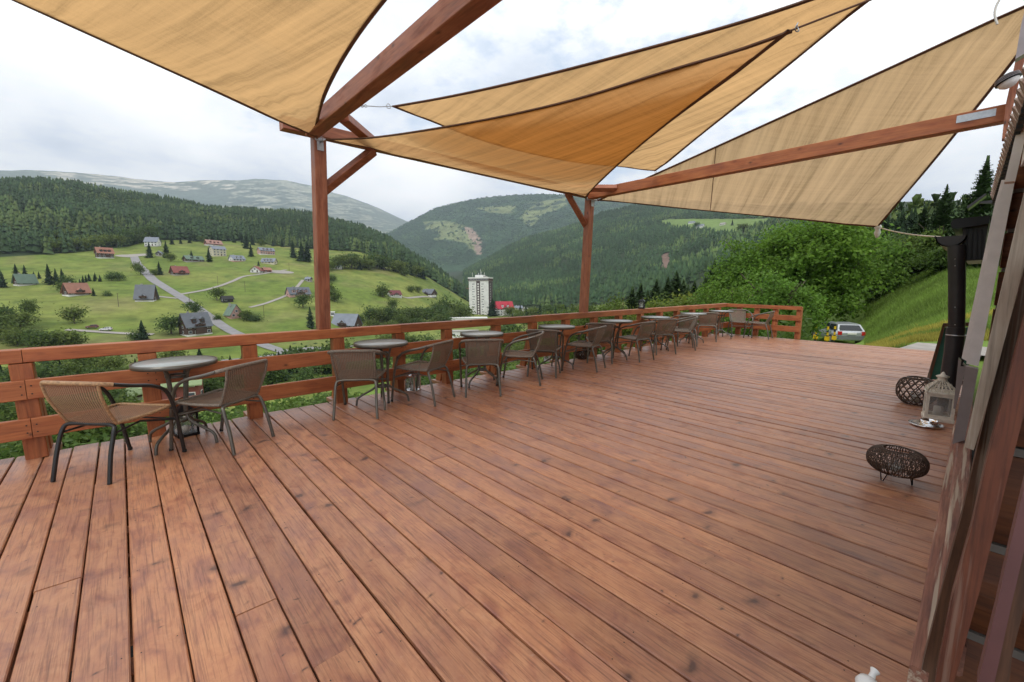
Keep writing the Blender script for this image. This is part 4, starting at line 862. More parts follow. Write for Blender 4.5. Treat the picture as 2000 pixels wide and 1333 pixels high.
an = Vector(onX(1908, 392, 11.0)); ao = thing('solar_panel', 'small dark tilted panel on a bracket beyond the porch roof', 'panel', an)
slab('plate', 11.0, [(1888, 404), (1891, 408), (1927, 381), (1924, 378)], 0.3, M['drain'], ao, an); slab('arm', 11.05, [(1912, 398), (1914, 394), (1938, 391), (1938, 398)], 0.04, M['drain'], ao, an)

# ---------------------------------------------------------------- vegetation builders
def leafy(seed, R_, Hc, n, ls, col, lobes=7, core=0.35, quad=True):
    """crown of leaf-sized faces gathered in clumps; origin at trunk base, crown centre at height Hc"""
    g = np.random.default_rng(seed); cs = []
    for k_ in range(lobes):
        a = g.uniform(0, 6.28); e = g.uniform(-1.1, 1.0); q = g.uniform(0.25, 0.72)
        cs.append([R_[0] * q * math.cos(a) * math.cos(e), R_[0] * q * math.sin(a) * math.cos(e), Hc + R_[1] * q * math.sin(e) * 1.15, g.uniform(0.30, 0.52)])
    cs = np.array(cs); ncl = max(6, n // 26); ci = g.integers(0, lobes, ncl)
    d = g.normal(size=(ncl, 3)); d /= np.linalg.norm(d, axis=1, keepdims=True); d[:, 2] = np.where(d[:, 2] < -0.75, -d[:, 2], d[:, 2])
    rad_ = g.uniform(0.65, 1.05, ncl)[:, None] * cs[ci, 3:4]
    cc = cs[ci, :3] + d * rad_ * np.array([R_[0], R_[0], R_[1]])
    which = g.integers(0, ncl, n); sg_ = ls * 3.2
    P = cc[which] + g.normal(size=(n, 3)) * sg_ * np.array([1, 1, 0.55])
    nrm_ = d[which] * 0.6 + g.normal(size=(n, 3)) * 0.8 + np.array([0, 0, 0.5]); nrm_ /= np.linalg.norm(nrm_, axis=1, keepdims=True)
    t1 = np.cross(nrm_, g.normal(size=(n, 3))); t1 /= np.linalg.norm(t1, axis=1, keepdims=True); t2 = np.cross(nrm_, t1)
    s_ = ls * g.uniform(0.6, 1.25, (n, 1)); A = P - t1 * s_; B = P - t2 * s_ * 0.55; Cq = P + t1 * s_; D = P + t2 * s_ * 0.55
    V = np.stack([A, B, Cq, D], 1).reshape(-1, 3); F = np.arange(4 * n).reshape(n, 4)
    clv = g.uniform(0.7, 1.3, ncl)[which][:, None] * g.uniform(0.85, 1.15, (n, 1)); yel = g.uniform(0, 1, ncl)[which][:, None] * 0.35
    c_ = np.array(col)[None] * clv; c_ = c_ * (1 - yel) + c_ * np.array([1.5, 1.12, 0.8]) * yel
    return V, F, np.repeat(c_, 4, 0)
def trunk_mesh(name, h, r0, r1, seed=0, limbs=5, spread=1.2, start=0.35):
    g = random.Random(seed); m = MB(); m.tube([(0, 0, -0.3), (0.02, 0.01, h * 0.3), (0.05 * h * .1, -0.03, h * 0.65), (0, 0, h)], [r0 * 1.15, r0, r0 * 0.7, r1], 8)
    for k_ in range(limbs):
        a = g.uniform(0, 6.28); z = h * g.uniform(start, 0.85); L_ = spread * g.uniform(0.6, 1.0)
        m.tube([(0, 0, z), (L_ * .5 * math.cos(a), L_ * .5 * math.sin(a), z + L_ * 0.35), (L_ * math.cos(a), L_ * math.sin(a), z + L_ * 0.9)], [r0 * 0.45, r0 * 0.3, r0 * 0.1], 6)
    return m.mesh(name, M['bark'])
def cone_tree(g, h, r, sides=6, tiers=3):
    V = []; F = []
    for t in range(tiers):
        z0 = h * (0.10 + 0.30 * t); z1 = h * (0.52 + 0.24 * t); z1 = min(z1, h); rr = r * (1 - t / tiers * 0.78); o = len(V)
        for k_ in range(sides):
            a = 2 * math.pi * k_ / sides + g.uniform(-.25, .25); q = rr * g.uniform(0.72, 1.2); V.append((q * math.cos(a), q * math.sin(a), z0 + g.uniform(-0.06, 0.05) * h))
        V.append((0, 0, z1))
        for k_ in range(sides): F.append((o + k_, o + (k_ + 1) % sides, o + sides))
    return np.array(V), np.array(F)
def fine_conifer(seed, h, r, whorls, per, seg=5, col=(0.035, 0.062, 0.025), base=0.06):
    """spruce: whorls of drooping boughs, each bough a row of needle sprays"""
    g = np.random.default_rng(seed); V = []; F = []; Cc_ = []
    for w_ in range(whorls):
        f = w_ / (whorls - 1); z = h * (base + (0.985 - base) * f ** 0.92); L_ = r * (1 - f) ** 0.85 * g.uniform(0.75, 1.15) + 0.02 * r
        for b_ in range(per):
            a = g.uniform(0, 6.28); ln = L_ * g.uniform(0.7, 1.15); ca, sa = math.cos(a), math.sin(a); droop = g.uniform(0.18, 0.42) * (1 - 0.8 * f); tone = g.uniform(0.7, 1.25)
            for s_ in range(seg):
                t0 = s_ / seg; t1 = (s_ + 1.25) / seg; wdt = ln * 0.30 * (1 - t0 * 0.65) * g.uniform(0.7, 1.2)
                x0, x1 = ln * t0, ln * min(1.08, t1); z0_ = z - droop * x0 + 0.12 * x0 * t0; z1_ = z - droop * x1 + 0.16 * x1 * t1
                o = len(V); px_, py_ = -sa, ca; jz = g.uniform(-0.12, 0.02) * ln
                V += [(ca * x0, sa * x0, z0_), (ca * (x0 + x1) / 2 + px_ * wdt, sa * (x0 + x1) / 2 + py_ * wdt, z0_ + jz - wdt * 0.8), (ca * x1, sa * x1, z1_), (ca * (x0 + x1) / 2 - px_ * wdt, sa * (x0 + x1) / 2 - py_ * wdt, z0_ + jz - wdt * 0.8)]
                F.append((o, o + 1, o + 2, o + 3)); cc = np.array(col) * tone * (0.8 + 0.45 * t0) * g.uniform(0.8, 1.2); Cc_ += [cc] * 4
    nt_ = max(6, whorls // 3)
    for t in range(nt_):
        f = t / nt_; zb = h * (base + (1 - base) * f) - 0.02 * h; ztp = min(h, zb + h * 1.7 / nt_); rr = r * 0.62 * (1 - f) ** 0.9; n_ = 9
        for k_ in range(n_):
            a0, a1 = 2 * math.pi * k_ / n_ + t, 2 * math.pi * (k_ + 1) / n_ + t; q0 = rr * g.uniform(0.75, 1.2); q1 = rr * g.uniform(0.75, 1.2); o = len(V)
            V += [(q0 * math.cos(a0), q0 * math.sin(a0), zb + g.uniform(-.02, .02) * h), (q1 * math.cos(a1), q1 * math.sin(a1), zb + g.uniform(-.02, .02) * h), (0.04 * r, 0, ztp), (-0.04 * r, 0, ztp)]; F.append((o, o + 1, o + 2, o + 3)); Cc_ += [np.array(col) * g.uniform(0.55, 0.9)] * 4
    return np.array(V), np.array(F), np.array(Cc_)
def merge(parts):
    Vs, Fs, Cs = [], [], []; o = 0
    for V, F, Cx in parts: Vs.append(V); Fs.append(F + o); Cs.append(Cx); o += len(V)
    return np.concatenate(Vs), np.concatenate(Fs), np.concatenate(Cs)
def scatter_forest(pts, hs, seed, base=(0.026, 0.050, 0.022), sides=6, tiers=3, rk=0.2, leafy_frac=0.0):
    g = np.random.default_rng(seed); vari = [cone_tree(g, 1.0, rk, sides, tiers) for _ in range(24)]; Vs, Fs, Cs = [], [], []; o = 0
    pick = g.integers(0, 24, len(pts)); rot = g.uniform(0, 6.28, len(pts)); wid = g.uniform(0.65, 1.5, len(pts)); tone = g.uniform(0.65, 1.35, len(pts)); warm = g.uniform(0, 1, len(pts))
    big = fbm(pts[:, 0] / 120, pts[:, 1] / 120, 3, 31)
    for k_ in range(24):
        q = np.nonzero(pick == k_)[0]
        if not len(q): continue
        V, F = vari[k_]; c, s_ = np.cos(rot[q])[:, None], np.sin(rot[q])[:, None]; hh = hs[q][:, None]; ww = hh * wid[q][:, None]
        X = (V[None, :, 0] * c - V[None, :, 1] * s_) * ww + pts[q, 0:1]; Y = (V[None, :, 0] * s_ + V[None, :, 1] * c) * ww + pts[q, 1:2]; Z = V[None, :, 2] * hh + pts[q, 2:3]
        Vs.append(np.stack([X, Y, Z], -1).reshape(-1, 3)); nv = len(V); Fs.append((F[None] + (np.arange(len(q)) * nv)[:, None, None] + o).reshape(-1, 3)); o += nv * len(q)
        cb = np.array(base)[None] * (tone[q] * (0.65 + 0.8 * big[q]))[:, None] * (1 + np.array([0.35, 0.14, 0.0])[None] * warm[q][:, None]); lt_ = (fbm(pts[q, 0] / 70, pts[q, 1] / 70, 3, 55) > 0.60) & (tone[q] > 0.85); cb = np.where(lt_[:, None], cb * np.array([1.9, 1.6, 1.3]), cb); Cs.append(np.repeat(cb, nv, 0))
    return np.concatenate(Vs), np.concatenate(Fs), np.concatenate(Cs)

# ---------------------------------------------------------------- forests on the hills
def sample(az0, az1, r0, r1, spacing, seed, accept):
    g = np.random.default_rng(seed); n = int(abs(az1 - az0) * 0.5 * (r1 ** 2 - r0 ** 2) / spacing ** 2)
    az = g.uniform(az0, az1, n); r = np.sqrt(g.uniform(r0 ** 2, r1 ** 2, n)); x, y = r * np.cos(az), r * np.sin(az); z = hgt(x, y)
    P = np.stack([x, y, z], 1); px, py = pix(P); k_ = accept(az, r, px, py); return P[k_], r[k_]
def curve_r(k_, az): return np.interp(az, AZ, curR[k_])
azof = lambda px_, py_=556: math.atan2(ray(px_, py_)[1], ray(px_, py_)[0])
def acc_left(az, r, px, py):
    r7, r8 = curve_r(7, az), curve_r(8, az)
    edge = r7 + 18 * (fbm(az * 60, az * 3, 3, 2) - 0.5) * 2
    return (r > edge) & (r < r8 * 1.05) & (px < 925)
Pl, rl = sample(azof(922), azof(-330), 520, 1330, 5.9, 41, acc_left)
g_ = np.random.default_rng(5); hl = g_.uniform(9, 19, len(Pl)) * np.interp(fbm(Pl[:, 0] / 90, Pl[:, 1] / 90, 3, 77), [0.3, 0.7], [0.75, 1.15])
V, F, Cx = scatter_forest(Pl, hl, 1, (0.034, 0.064, 0.028)); link('spruce_forest', npmesh('spruce_forest', V, F, M['needles'], Cx), None, 'dark spruce forest covering the long hill behind the village meadow', 'forest', kind='stuff')
def acc_right(az, r, px, py):
    r7, r9 = curve_r(7, az), curve_r(9, az); ok = (r > r7 * 1.02) & (r < r9 * 1.03) & (px > 905)
    ok &= ~(in_poly(px, py, MEADOW_FAR) & (r < 1850)); ok &= ~(np.hypot((px - 1300) / 9, (py - 515) / 20) < 1)
    return ok
Pr, rr_ = sample(azof(1560), azof(905), 420, 2000, 8.2, 43, acc_right)
hr = g_.uniform(11, 19, len(Pr)); V, F, Cx = scatter_forest(Pr, hr, 2, (0.036, 0.072, 0.032), 5, 2)
link('spruce_forest', npmesh('spruce_forest_slope', V, F, M['needles'], Cx), None, 'spruce forest on the steep slope to the right of the white tower block', 'forest', kind='stuff')
def acc_far(az, r, px, py):
    jx = 0; return (px > 735) & (px < 1260) & (r < curve_r(11, az) * 1.01) & ~((in_poly(px, py, CLEAR1) | in_poly(px, py, CLEAR3) | in_poly(px, py, CLEAR2)) & (vnoise(px / 4, py / 3, 9) > 0.3))
Pf, rf = sample(azof(1260), azof(735), 2700, 4250, 21, 44, acc_far)
V, F, Cx = scatter_forest(Pf, g_.uniform(17, 30, len(Pf)), 3, (0.028, 0.062, 0.032), 4, 1, 0.3); link('spruce_forest', npmesh('spruce_forest_far', V, F, M['needles'], Cx), None, 'hazy forest patches covering the far rounded mountain in the middle', 'forest', kind='stuff')
def acc_near_r(az, r, px, py): return (px > 1545) & (r > np.interp(px, [1545, 1650, 1720, 1850, 2000], [100, 78, 66, 74, 80]))
Pn, rn = sample(azof(2060), azof(1545), 60, 420, 5.2, 45, acc_near_r)
ordr = np.argsort(rn); Pn = Pn[ordr]; rn = rn[ordr]
pxn, _ = pix(Pn); lim = np.interp(pxn, [1545, 1650, 1760, 1850, 2000], [470, 430, 405, 395, 402]) + g_.uniform(0, 22, len(Pn))
ztop = np.array([at(a, b, c)[2] for a, b, c in zip(pxn, lim, rn)]); hn_ = np.minimum(g_.uniform(13, 21, len(Pn)), ztop - Pn[:, 2]); kk = hn_ > 4; Pn = Pn[kk]; rn = rn[kk]; hn_ = hn_[kk]
near_n = min(60, len(Pn))
V, F, Cx = scatter_forest(Pn[near_n:], hn_[near_n:], 4, (0.045, 0.080, 0.030), 8, 5)
link('spruce_forest', npmesh('spruce_forest_right', V, F, M['needles'], Cx), None, 'near dark spruces crowding the top of the grassy slope behind the house', 'forest', kind='stuff')

# ---------------------------------------------------------------- roads
def road(name, label, pts, wd, mat, lift=0.3, cat=None):
    P = [Vector(hit(*p)) for p in pts]; out_ = []
    for a, b in zip(P[:-1], P[1:]):
        n = max(1, int((b - a).length / 3.0)); out_ += [a.lerp(b, i / n) for i in range(n)]
    out_.append(P[-1]); xy = np.array([[p.x, p.y] for p in out_]); 
    for _ in range(6): xy[1:-1] = (xy[:-2] + 2 * xy[1:-1] + xy[2:]) / 4
    t = np.gradient(xy, axis=0); t /= np.linalg.norm(t, axis=1, keepdims=True) + 1e-9; nn = np.stack([-t[:, 1], t[:, 0]], 1); n = len(xy); V = []
    for s_ in (-0.5, -0.17, 0.17, 0.5):
        q = xy + nn * wd * s_; V.append(np.concatenate([q, (hgt(q[:, 0], q[:, 1]) + lift)[:, None]], 1))
    V = np.concatenate(V); F = [(k_ * n + i, k_ * n + i + 1, (k_ + 1) * n + i + 1, (k_ + 1) * n + i) for k_ in range(3) for i in range(n - 1)]
    return link(name, npmesh(name, V, F, M[mat]), None, kind='structure')
road('village_road', '', [(262, 503), (268, 517), (285, 533), (300, 549), (330, 567), (352, 580), (372, 593), (392, 608), (412, 622), (440, 642), (480, 660), (520, 678), (560, 690)], 6.0, 'asphalt')
road('footpath', '', [(352, 576), (400, 568), (436, 558), (460, 548), (472, 541), (500, 538), (560, 528)], 3.0, 'gravel')
road('driveway', '', [(305, 580), (322, 582), (346, 584)], 3.0, 'gravel')
road('footpath', '', [(488, 602), (520, 594), (548, 583), (566, 576), (580, 562), (592, 548)], 2.6, 'gravel')
road('lane', '', [(130, 645), (180, 649), (240, 653), (300, 655)], 3.0, 'gravel')
road('side_road', '', [(160, 740), (230, 728), (300, 722), (360, 712), (430, 706), (500, 700), (560, 690), (620, 680), (700, 676)], 5.0, 'asphalt')
road('driveway', '', [(781, 578), (792, 584), (830, 580), (848, 582)], 3.0, 'gravel')
road('parking_ground', '', [(640, 692), (700, 684), (770, 676), (840, 668)], 22.0, 'asphalt')
def flat_disc(name, px, py, rx, ry, mat, lift=0.2):
    c = hit(px, py); n = 20; V = [(c[0], c[1], c[2] + lift)]
    for k_ in range(n): a = 2 * math.pi * k_ / n; x, y = c[0] + rx * math.cos(a), c[1] + ry * math.sin(a); V.append((x, y, float(hgt(x, y)[0]) + lift))
    link(name, npmesh(name, np.array(V), [(0, 1 + k_, 1 + (k_ + 1) % n) for k_ in range(n)], M[mat]), None, kind='structure')
flat_disc('farm_yard', 262, 500, 14, 10, 'gravel'); flat_disc('farm_yard', 548, 532, 12, 9, 'gravel')

# ---------------------------------------------------------------- houses of the valley
HM = {}
def hm(name, col, **k): HM[name] = plain('house_' + name, col, 0.8, var=0.12, scale=0.4, **k)
for n_, c_ in dict(red=(0.26, 0.085, 0.07), orange=(0.34, 0.16, 0.11), salmon=(0.40, 0.23, 0.19), gray=(0.14, 0.15, 0.17), slate=(0.21, 0.23, 0.27), blue=(0.20, 0.26, 0.36), green=(0.14, 0.20, 0.15), palegreen=(0.30, 0.38, 0.20), maroon=(0.16, 0.04, 0.045), white=(0.72, 0.71, 0.68), cream=(0.58, 0.52, 0.40), pink=(0.52, 0.30, 0.26), timber=(0.075, 0.040, 0.028), redwall=(0.22, 0.06, 0.045), black=(0.03, 0.028, 0.026), stone=(0.35, 0.33, 0.30), crimson=(0.42, 0.03, 0.05), winpane=(0.05, 0.06, 0.075)).items(): hm(n_, c_)
WM = {}
def win_mesh(w_, h_):
    k_ = (round(w_, 1), round(h_, 1))
    if k_ not in WM:
        a = MB(); a.box((0, -0.02, 0), (w_ + 0.28, 0.06, h_ + 0.28)); b = MB(); b.box((0, -0.07, 0), (w_, 0.05, h_)); WM[k_] = (a.mesh('window', HM['white']), b.mesh('pane', HM['winpane']))
    return WM[k_]
NW = [0]
def window(parent, c, w_=1.1, h_=1.2, rz=0.0):
    a, b = win_mesh(w_, h_); f = link('window', a, parent, loc=c, rz=rz); link('pane', b, f); NW[0] += 1
def gable(parent, W_, D_, z0, hr, mat, over=0.5, axis='X', c=(0, 0, 0), wallmat=None, name='roof'):
    if axis == 'Y': W_, D_ = D_, W_
    x, y = W_ / 2 + over, D_ / 2 + over; k_ = hr / (D_ / 2); zl = z0 - over * k_; th = 0.22
    tr_ = lambda p: Vector((p[0], p[1], p[2])) + Vector(c) if axis == 'X' else Vector((-p[1], p[0], p[2])) + Vector(c)
    m = MB()
    for s_ in (-1, 1):
        q = [(-x, s_ * y, zl), (x, s_ * y, zl), (x, 0, z0 + hr), (-x, 0, z0 + hr)]; t_ = [(a, b, e + th) for a, b, e in q]
        m.add([tr_(p) for p in q + t_], [(0, 1, 2, 3), (7, 6, 5, 4), (0, 4, 5, 1), (1, 5, 6, 2), (3, 7, 4, 0)])
    rf = m.build(name, HM[mat], parent)
    m = MB(); xx, yy = W_ / 2, D_ / 2
    for s_ in (-1, 1): m.add([tr_(p) for p in ((s_ * xx, -yy, z0), (s_ * xx, yy, z0), (s_ * xx, 0, z0 + hr), (s_ * (xx - .3), -yy, z0), (s_ * (xx - .3), yy, z0), (s_ * (xx - .3), 0, z0 + hr))], [(0, 1, 2), (5, 4, 3)])
    m.build('gable_wall', HM[wallmat or 'timber'], parent); return rf
def build_house(label, px, py, wpx, roof='gray', wall='white', base=None, gab='X', storeys=1, hr=None, ratio=0.7, yaw=0.0, chim=1, dorm=0, cross=False, name='chalet', cat='house', hip=False, gw=None, wins=None, lift=0.0):
    p = hit(px, py); az = math.atan2(p[1], p[0]); dep = -(R.T @ (p - np.array([0, 0, H])))[2]; th = abs(px - 1000) / FPX
    W_ = wpx * dep / FPX / math.sqrt(1 + th * th) * 0.90; D_ = W_ * ratio; sh = 2.6; hw = storeys * sh
    if yaw == 0.0: yaw = (0.55, -0.4, 0.3, -0.6, 0.45, -0.25, 0.5)[len(label) % 7]
    t = thing(name, label, cat, (p[0] + math.cos(az) * D_ * 0.35, p[1] + math.sin(az) * D_ * 0.35, p[2] + lift), az - math.pi / 2 + yaw)
    m = MB(); m.box((0, 0, hw / 2 + 0.3), (W_, D_, hw - 0.6)); m.build('wall', HM[wall], t)
    m = MB(); m.box((0, 0, -0.6), (W_ + 0.15, D_ + 0.15, 2.4)); m.build('base', HM[base or 'stone'], t)
    hr = hr or (D_ if gab == 'X' else W_) * 0.42
    rf = gable(t, W_, D_, hw, hr, roof, 0.7, gab, wallmat=gw or (wall if wall in ('white', 'cream', 'pink') else 'timber'))
    nw = wins or max(2, int(W_ / 2.8))
    for s_ in range(storeys):
        for k_ in range(nw):
            x = (k_ + 0.5) / nw * W_ - W_ / 2
            if s_ == 0 and k_ == nw // 2: continue
            window(t, (x, -D_ / 2, s_ * sh + 1.75), 1.3, 1.25)
        window(t, (W_ / 2, 0, s_ * sh + 1.75), 1.0, 1.15, math.pi / 2); window(t, (-W_ / 2, 0, s_ * sh + 1.75), 1.0, 1.15, -math.pi / 2)
    x = (nw // 2 + 0.5) / nw * W_ - W_ / 2; m = MB(); m.box((x, -D_ / 2 - 0.04, 1.62), (1.1, 0.12, 2.0)); m.build('door', HM['timber'], t)
    if gab == 'Y': window(t, (0, -D_ / 2 - 0.03, hw + hr * 0.3), 1.2, 1.2)
    for k_ in range(chim): m = MB(); m.box(((-0.22 + 0.45 * k_) * W_, D_ * 0.08, hw + hr * 0.95), (0.8, 0.8, 2.0)); m.box(((-0.22 + 0.45 * k_) * W_, D_ * 0.08, hw + hr * 0.95 + 1.05), (1.0, 1.0, 0.18)); m.build('chimney', HM['stone'], rf)
    for k_ in range(dorm):
        x = (k_ + 1) / (dorm + 1) * W_ - W_ / 2; d = thing_part('dormer', t, (x, -D_ * 0.30, hw + hr * 0.12)); m = MB(); m.box((0, 0, hr * 0.18), (2.0, D_ * 0.3, hr * 0.5)); m.build('dormer_wall', HM[wall if wall != 'timber' else 'timber'], d)
        m = MB(); yy = D_ * 0.15 + 0.2; m.add([(-1.3, -yy, hr * .40), (1.3, -yy, hr * .40), (0, -yy, hr * .40 + 1.2), (-1.3, yy, hr * .40), (1.3, yy, hr * .40), (0, yy, hr * .40 + 1.2)], [(0, 1, 2), (0, 2, 5, 3), (1, 4, 5, 2), (3, 5, 4), (0, 3, 4, 1)]); m.build('dormer_roof', HM[roof], d)
        m = MB(); m.box((0, -D_ * 0.15 - 0.04, hr * 0.22), (1.1, 0.08, 0.9)); m.build('dormer_window', HM['winpane'], d)
    if cross:
        cw = W_ * 0.34; gable(t, cw, D_ * 0.6, hw * 0.98, cw * 0.48, roof, 0.5, 'Y', (0, -D_ * 0.28, 0), gw or 'timber', 'cross_roof'); m = MB(); m.box((0, -D_ * 0.5, hw / 2 + 0.3), (cw, D_ * 0.16, hw - 0.6)); m.build('bay_wall', HM[wall], t); window(t, (0, -D_ * 0.58 - 0.03, hw + cw * 0.12), 1.4, 1.3)
        m = MB(); m.box((0, -D_ * 0.6, hw * 0.95), (cw + 1, 1.0, 0.15)); m.box((0, -D_ * 0.6 - 0.45, hw * 0.95 + 0.55), (cw + 1, 0.08, 0.7)); m.build('balcony', HM['timber'], t)
    return t
def thing_part(name, parent, loc): return link(name, None, parent, loc=loc)
build_house('big dark timber lodge with orange-red roof alone at the forest edge on the left', 205, 505, 37, 'orange', 'timber', 'white', storeys=2, dorm=3, ratio=0.55, hr=4.5)
build_house('long low farmhouse with pale green roof at the far left among spruces', 50, 558, 48, 'green', 'timber', 'white', ratio=0.45, hr=4.5)
build_house('timber chalet with orange-red roof and white ground floor in front of a spruce clump', 150, 578, 56, 'orange', 'timber', 'white', storeys=1, cross=True, ratio=0.5, hr=5)
build_house('steep dark-roofed cottage with white base alone beside the village road', 287, 589, 42, 'gray', 'timber', 'white', ratio=0.75, hr=7.5, cross=True)
build_house('large dark chalet with grey roof and balconies beside the round maple', 383, 655, 62, 'gray', 'timber', 'white', storeys=2, cross=True, dorm=2, ratio=0.6, hr=6, chim=2)
build_house('low timber cottage with a red roof right of the village road', 351, 538, 36, 'red', 'timber', 'stone', ratio=0.6, cross=True, hr=4.5)
build_house('pale grey house with a domed-looking roof behind two big spruces', 299, 482, 30, 'slate', 'white', storeys=2, ratio=0.8, hr=5)
build_house('small grey gabled house between two dark spruces by the road top', 313, 501, 14, 'slate', 'stone', gab='Y', ratio=1.2)
build_house('dark house with green roof between two spruces in the upper village', 378, 512, 42, 'green', 'timber', 'stone', ratio=0.5, dorm=2)
build_house('long row house with salmon tiled roof at the upper edge of the meadow', 417, 480, 38, 'salmon', 'redwall', 'white', ratio=0.35, hr=4, dorm=3)
build_house('big cream guesthouse with three storeys below the salmon roofed row', 426, 501, 32, 'slate', 'cream', 'cream', storeys=3, ratio=0.6, hr=3)
build_house('grey-roofed pale house with dormers in the middle of the upper meadow', 463, 511, 30, 'slate', 'white', 'pink', dorm=2, ratio=0.7)
build_house('pink-grey long house at the upper meadow edge left of the post', 520, 498, 36, 'slate', 'pink', 'white', storeys=2, ratio=0.4, hr=3, dorm=3)
build_house('cream house with grey dormered roof just below the pink-grey one', 526, 516, 30, 'slate', 'cream', 'cream', storeys=1, dorm=3, ratio=0.6)
build_house('house with bright red gable roof beside the parking place on the meadow', 502, 534, 22, 'red', 'white', 'stone', gab='Y', ratio=1.0)
build_house('brown-orange roofed annexe next to the red gabled house', 521, 533, 18, 'orange', 'redwall', 'stone', ratio=0.7)
build_house('long house with dark roof, dormers and pink walls left of the pergola post', 583, 580, 50, 'gray', 'pink', 'pink', storeys=1, dorm=4, ratio=0.4, cross=True, hr=4.5)
build_house('small grey barn just left of the pergola post', 603, 551, 12, 'slate', 'stone', ratio=0.8)
build_house('black low shed with slanted roof under a lone broadleaf tree', 444, 591, 24, 'black', 'black', 'black', ratio=0.5, hr=1.6, chim=0, name='shed', cat='shed')
build_house('pink gabled cottage with green roof flanked by bushes', 457, 622, 30, 'green', 'pink', 'pink', gab='Y', ratio=1.0, hr=5.5)
build_house('broad chalet with blue-grey roof and a dark central gable just above the railing', 678, 641, 58, 'slate', 'timber', 'white', cross=True, ratio=0.55, hr=6.5, chim=0)
build_house('white house with maroon roof on the meadow right of the post', 770, 581, 26, 'maroon', 'white', 'white', storeys=1, cross=True, ratio=0.8)
build_house('house with dark steep roof beside a hedge, last on the meadow edge', 838, 578, 27, 'gray', 'timber', 'white', storeys=1, cross=True, ratio=0.8)
build_house('small white building half hidden in the tree row right of the post', 657, 526, 24, 'slate', 'white', ratio=0.4, chim=0)
build_house('small grey house peeping out of the tree row at the meadow end', 735, 522, 14, 'slate', 'white', gab='Y', ratio=1.0, chim=0)
build_house('small house with crimson roof just left of the white tower block', 905, 571, 24, 'crimson', 'pink', ratio=0.6, dorm=2)
build_house('hotel with crimson gabled roof and white ground floors right of the tower block', 984, 617, 36, 'crimson', 'white', 'white', storeys=3, cross=True, dorm=2, ratio=0.7, hr=7, name='hotel', cat='hotel', gw='crimson')
build_house('pale low house right of the crimson hotel', 1012, 606, 18, 'slate', 'cream', ratio=0.6)
build_house('small white house farther right of the crimson hotel', 1026, 612, 14, 'stone', 'white', gab='Y', ratio=0.9)
build_house('white farmhouse with pale blue roof in the far mountain clearing', 1366, 446, 20, 'slate', 'white', 'white', storeys=2, ratio=0.5, hr=4)
build_house('small white house left of the farmhouse in the far mountain clearing', 1351, 437, 14, 'slate', 'white', 'white', ratio=0.5)
build_house('small brown house at the right of the far mountain clearing', 1412, 440, 12, 'stone', 'cream', 'white', ratio=0.6, chim=0)
build_house('dark red timber farm with pale green roof seen through the railing behind the first table', 345, 792, 120, 'palegreen', 'redwall', 'stone', storeys=2, ratio=0.4, hr=3.2, chim=1)
build_house('small pavilion with pale green roof seen through the railing left of the red farm', 262, 783, 27, 'palegreen', 'timber', 'stone', ratio=1.0, hr=2.0, chim=0, name='pavilion', cat='pavilion')
def block(label, name, cat, px, py, wpx, hh, dratio, mat, roofmat='white', yaw=0.0, pitch=0.0):
    p = hit(px, py); az = math.atan2(p[1], p[0]); dep = -(R.T @ (p - np.array([0, 0, H])))[2]; th = abs(px - 1000) / FPX; W_ = wpx * dep / FPX / math.sqrt(1 + th * th); D_ = W_ * dratio
    t = thing(name, label, cat, (p[0] + math.cos(az) * D_ / 2, p[1] + math.sin(az) * D_ / 2, p[2]), az - math.pi / 2 + yaw)
    m = MB(); m.box((0, 0, hh / 2 - 0.5), (W_, D_, hh + 1)); m.build('wall', HM[mat], t); m = MB(); m.box((0, 0, hh + 0.18), (W_ + 0.6, D_ + 0.6, 0.34)); m.build('roof', HM[roofmat], t)
    for k_ in range(max(2, int(W_ / 5))): window(t, ((k_ + 0.5) / max(2, int(W_ / 5)) * W_ - W_ / 2, -D_ / 2, hh * 0.5), 2.2, min(1.2, hh * 0.4))
    return t
block('plain white box building on the meadow just right of the post', 'white_shed', 'shed', 646, 618, 16, 2.6, 0.6, 'white')
block('long white flat-roofed supermarket hall in front of the tower block, seen over the rail', 'market_hall', 'building', 915, 634, 74, 5.0, 0.4, 'white')
block('low building with pale blue roof seen through the railing by the second table', 'store_hall', 'building', 700, 704, 46, 3.4, 0.5, 'white', 'slate', 0.1)
block('white flat building seen through the railing right of the second table', 'flat_hall', 'building', 905, 660, 60, 3.4, 0.4, 'white', 'stone')
# tower block
tp = at(940, 622, 470); tz = math.atan2(tp[1], tp[0])
tw = thing('tower_block', 'tall white tower block with dark window strip and flat roof rising from the valley', 'tower block', tp, tz - math.pi / 2 - 0.33)
tw.rotation_euler = (Matrix.Rotation(-0.019, 3, 'X').to_4x4() @ Matrix.Rotation(-0.0, 3, 'Y').to_4x4() @ Matrix.Rotation(tz - math.pi / 2 - 0.30, 4, 'Z')).to_euler()
dpt = -(R.T @ (tp - np.array([0, 0, H])))[2]; mpp = dpt / FPX; TW, TD, TH = 39 * mpp, 27 * mpp, 84 * mpp
fl = (TH * 0.86) / 15
m = MB(); m.box((0, 0, TH * 0.43 - 5), (TW, TD, TH * 0.86 + 10)); m.build('wall', HM['white'], tw)
m = MB(); m.box((-0.02 * TW, -TD / 2 - 0.03, TH * 0.43), (TW * 0.19, 0.5, TH * 0.855)); sp_ = m.build('dark_strip', plain('strip_brown', (0.06, 0.035, 0.035), 0.7), tw)
m = MB(); m.box((TW / 2 + 0.02, 0, TH * 0.43), (0.5, TD * 0.98, TH * 0.855)); m.build('side_cladding', plain('side_brown', (0.075, 0.055, 0.055), 0.7), tw)
m = MB(); m.box((0, 0, TH * 0.885), (TW * 1.06, TD * 1.06, TH * 0.05)); m.build('top_storey', HM['timber'], tw)
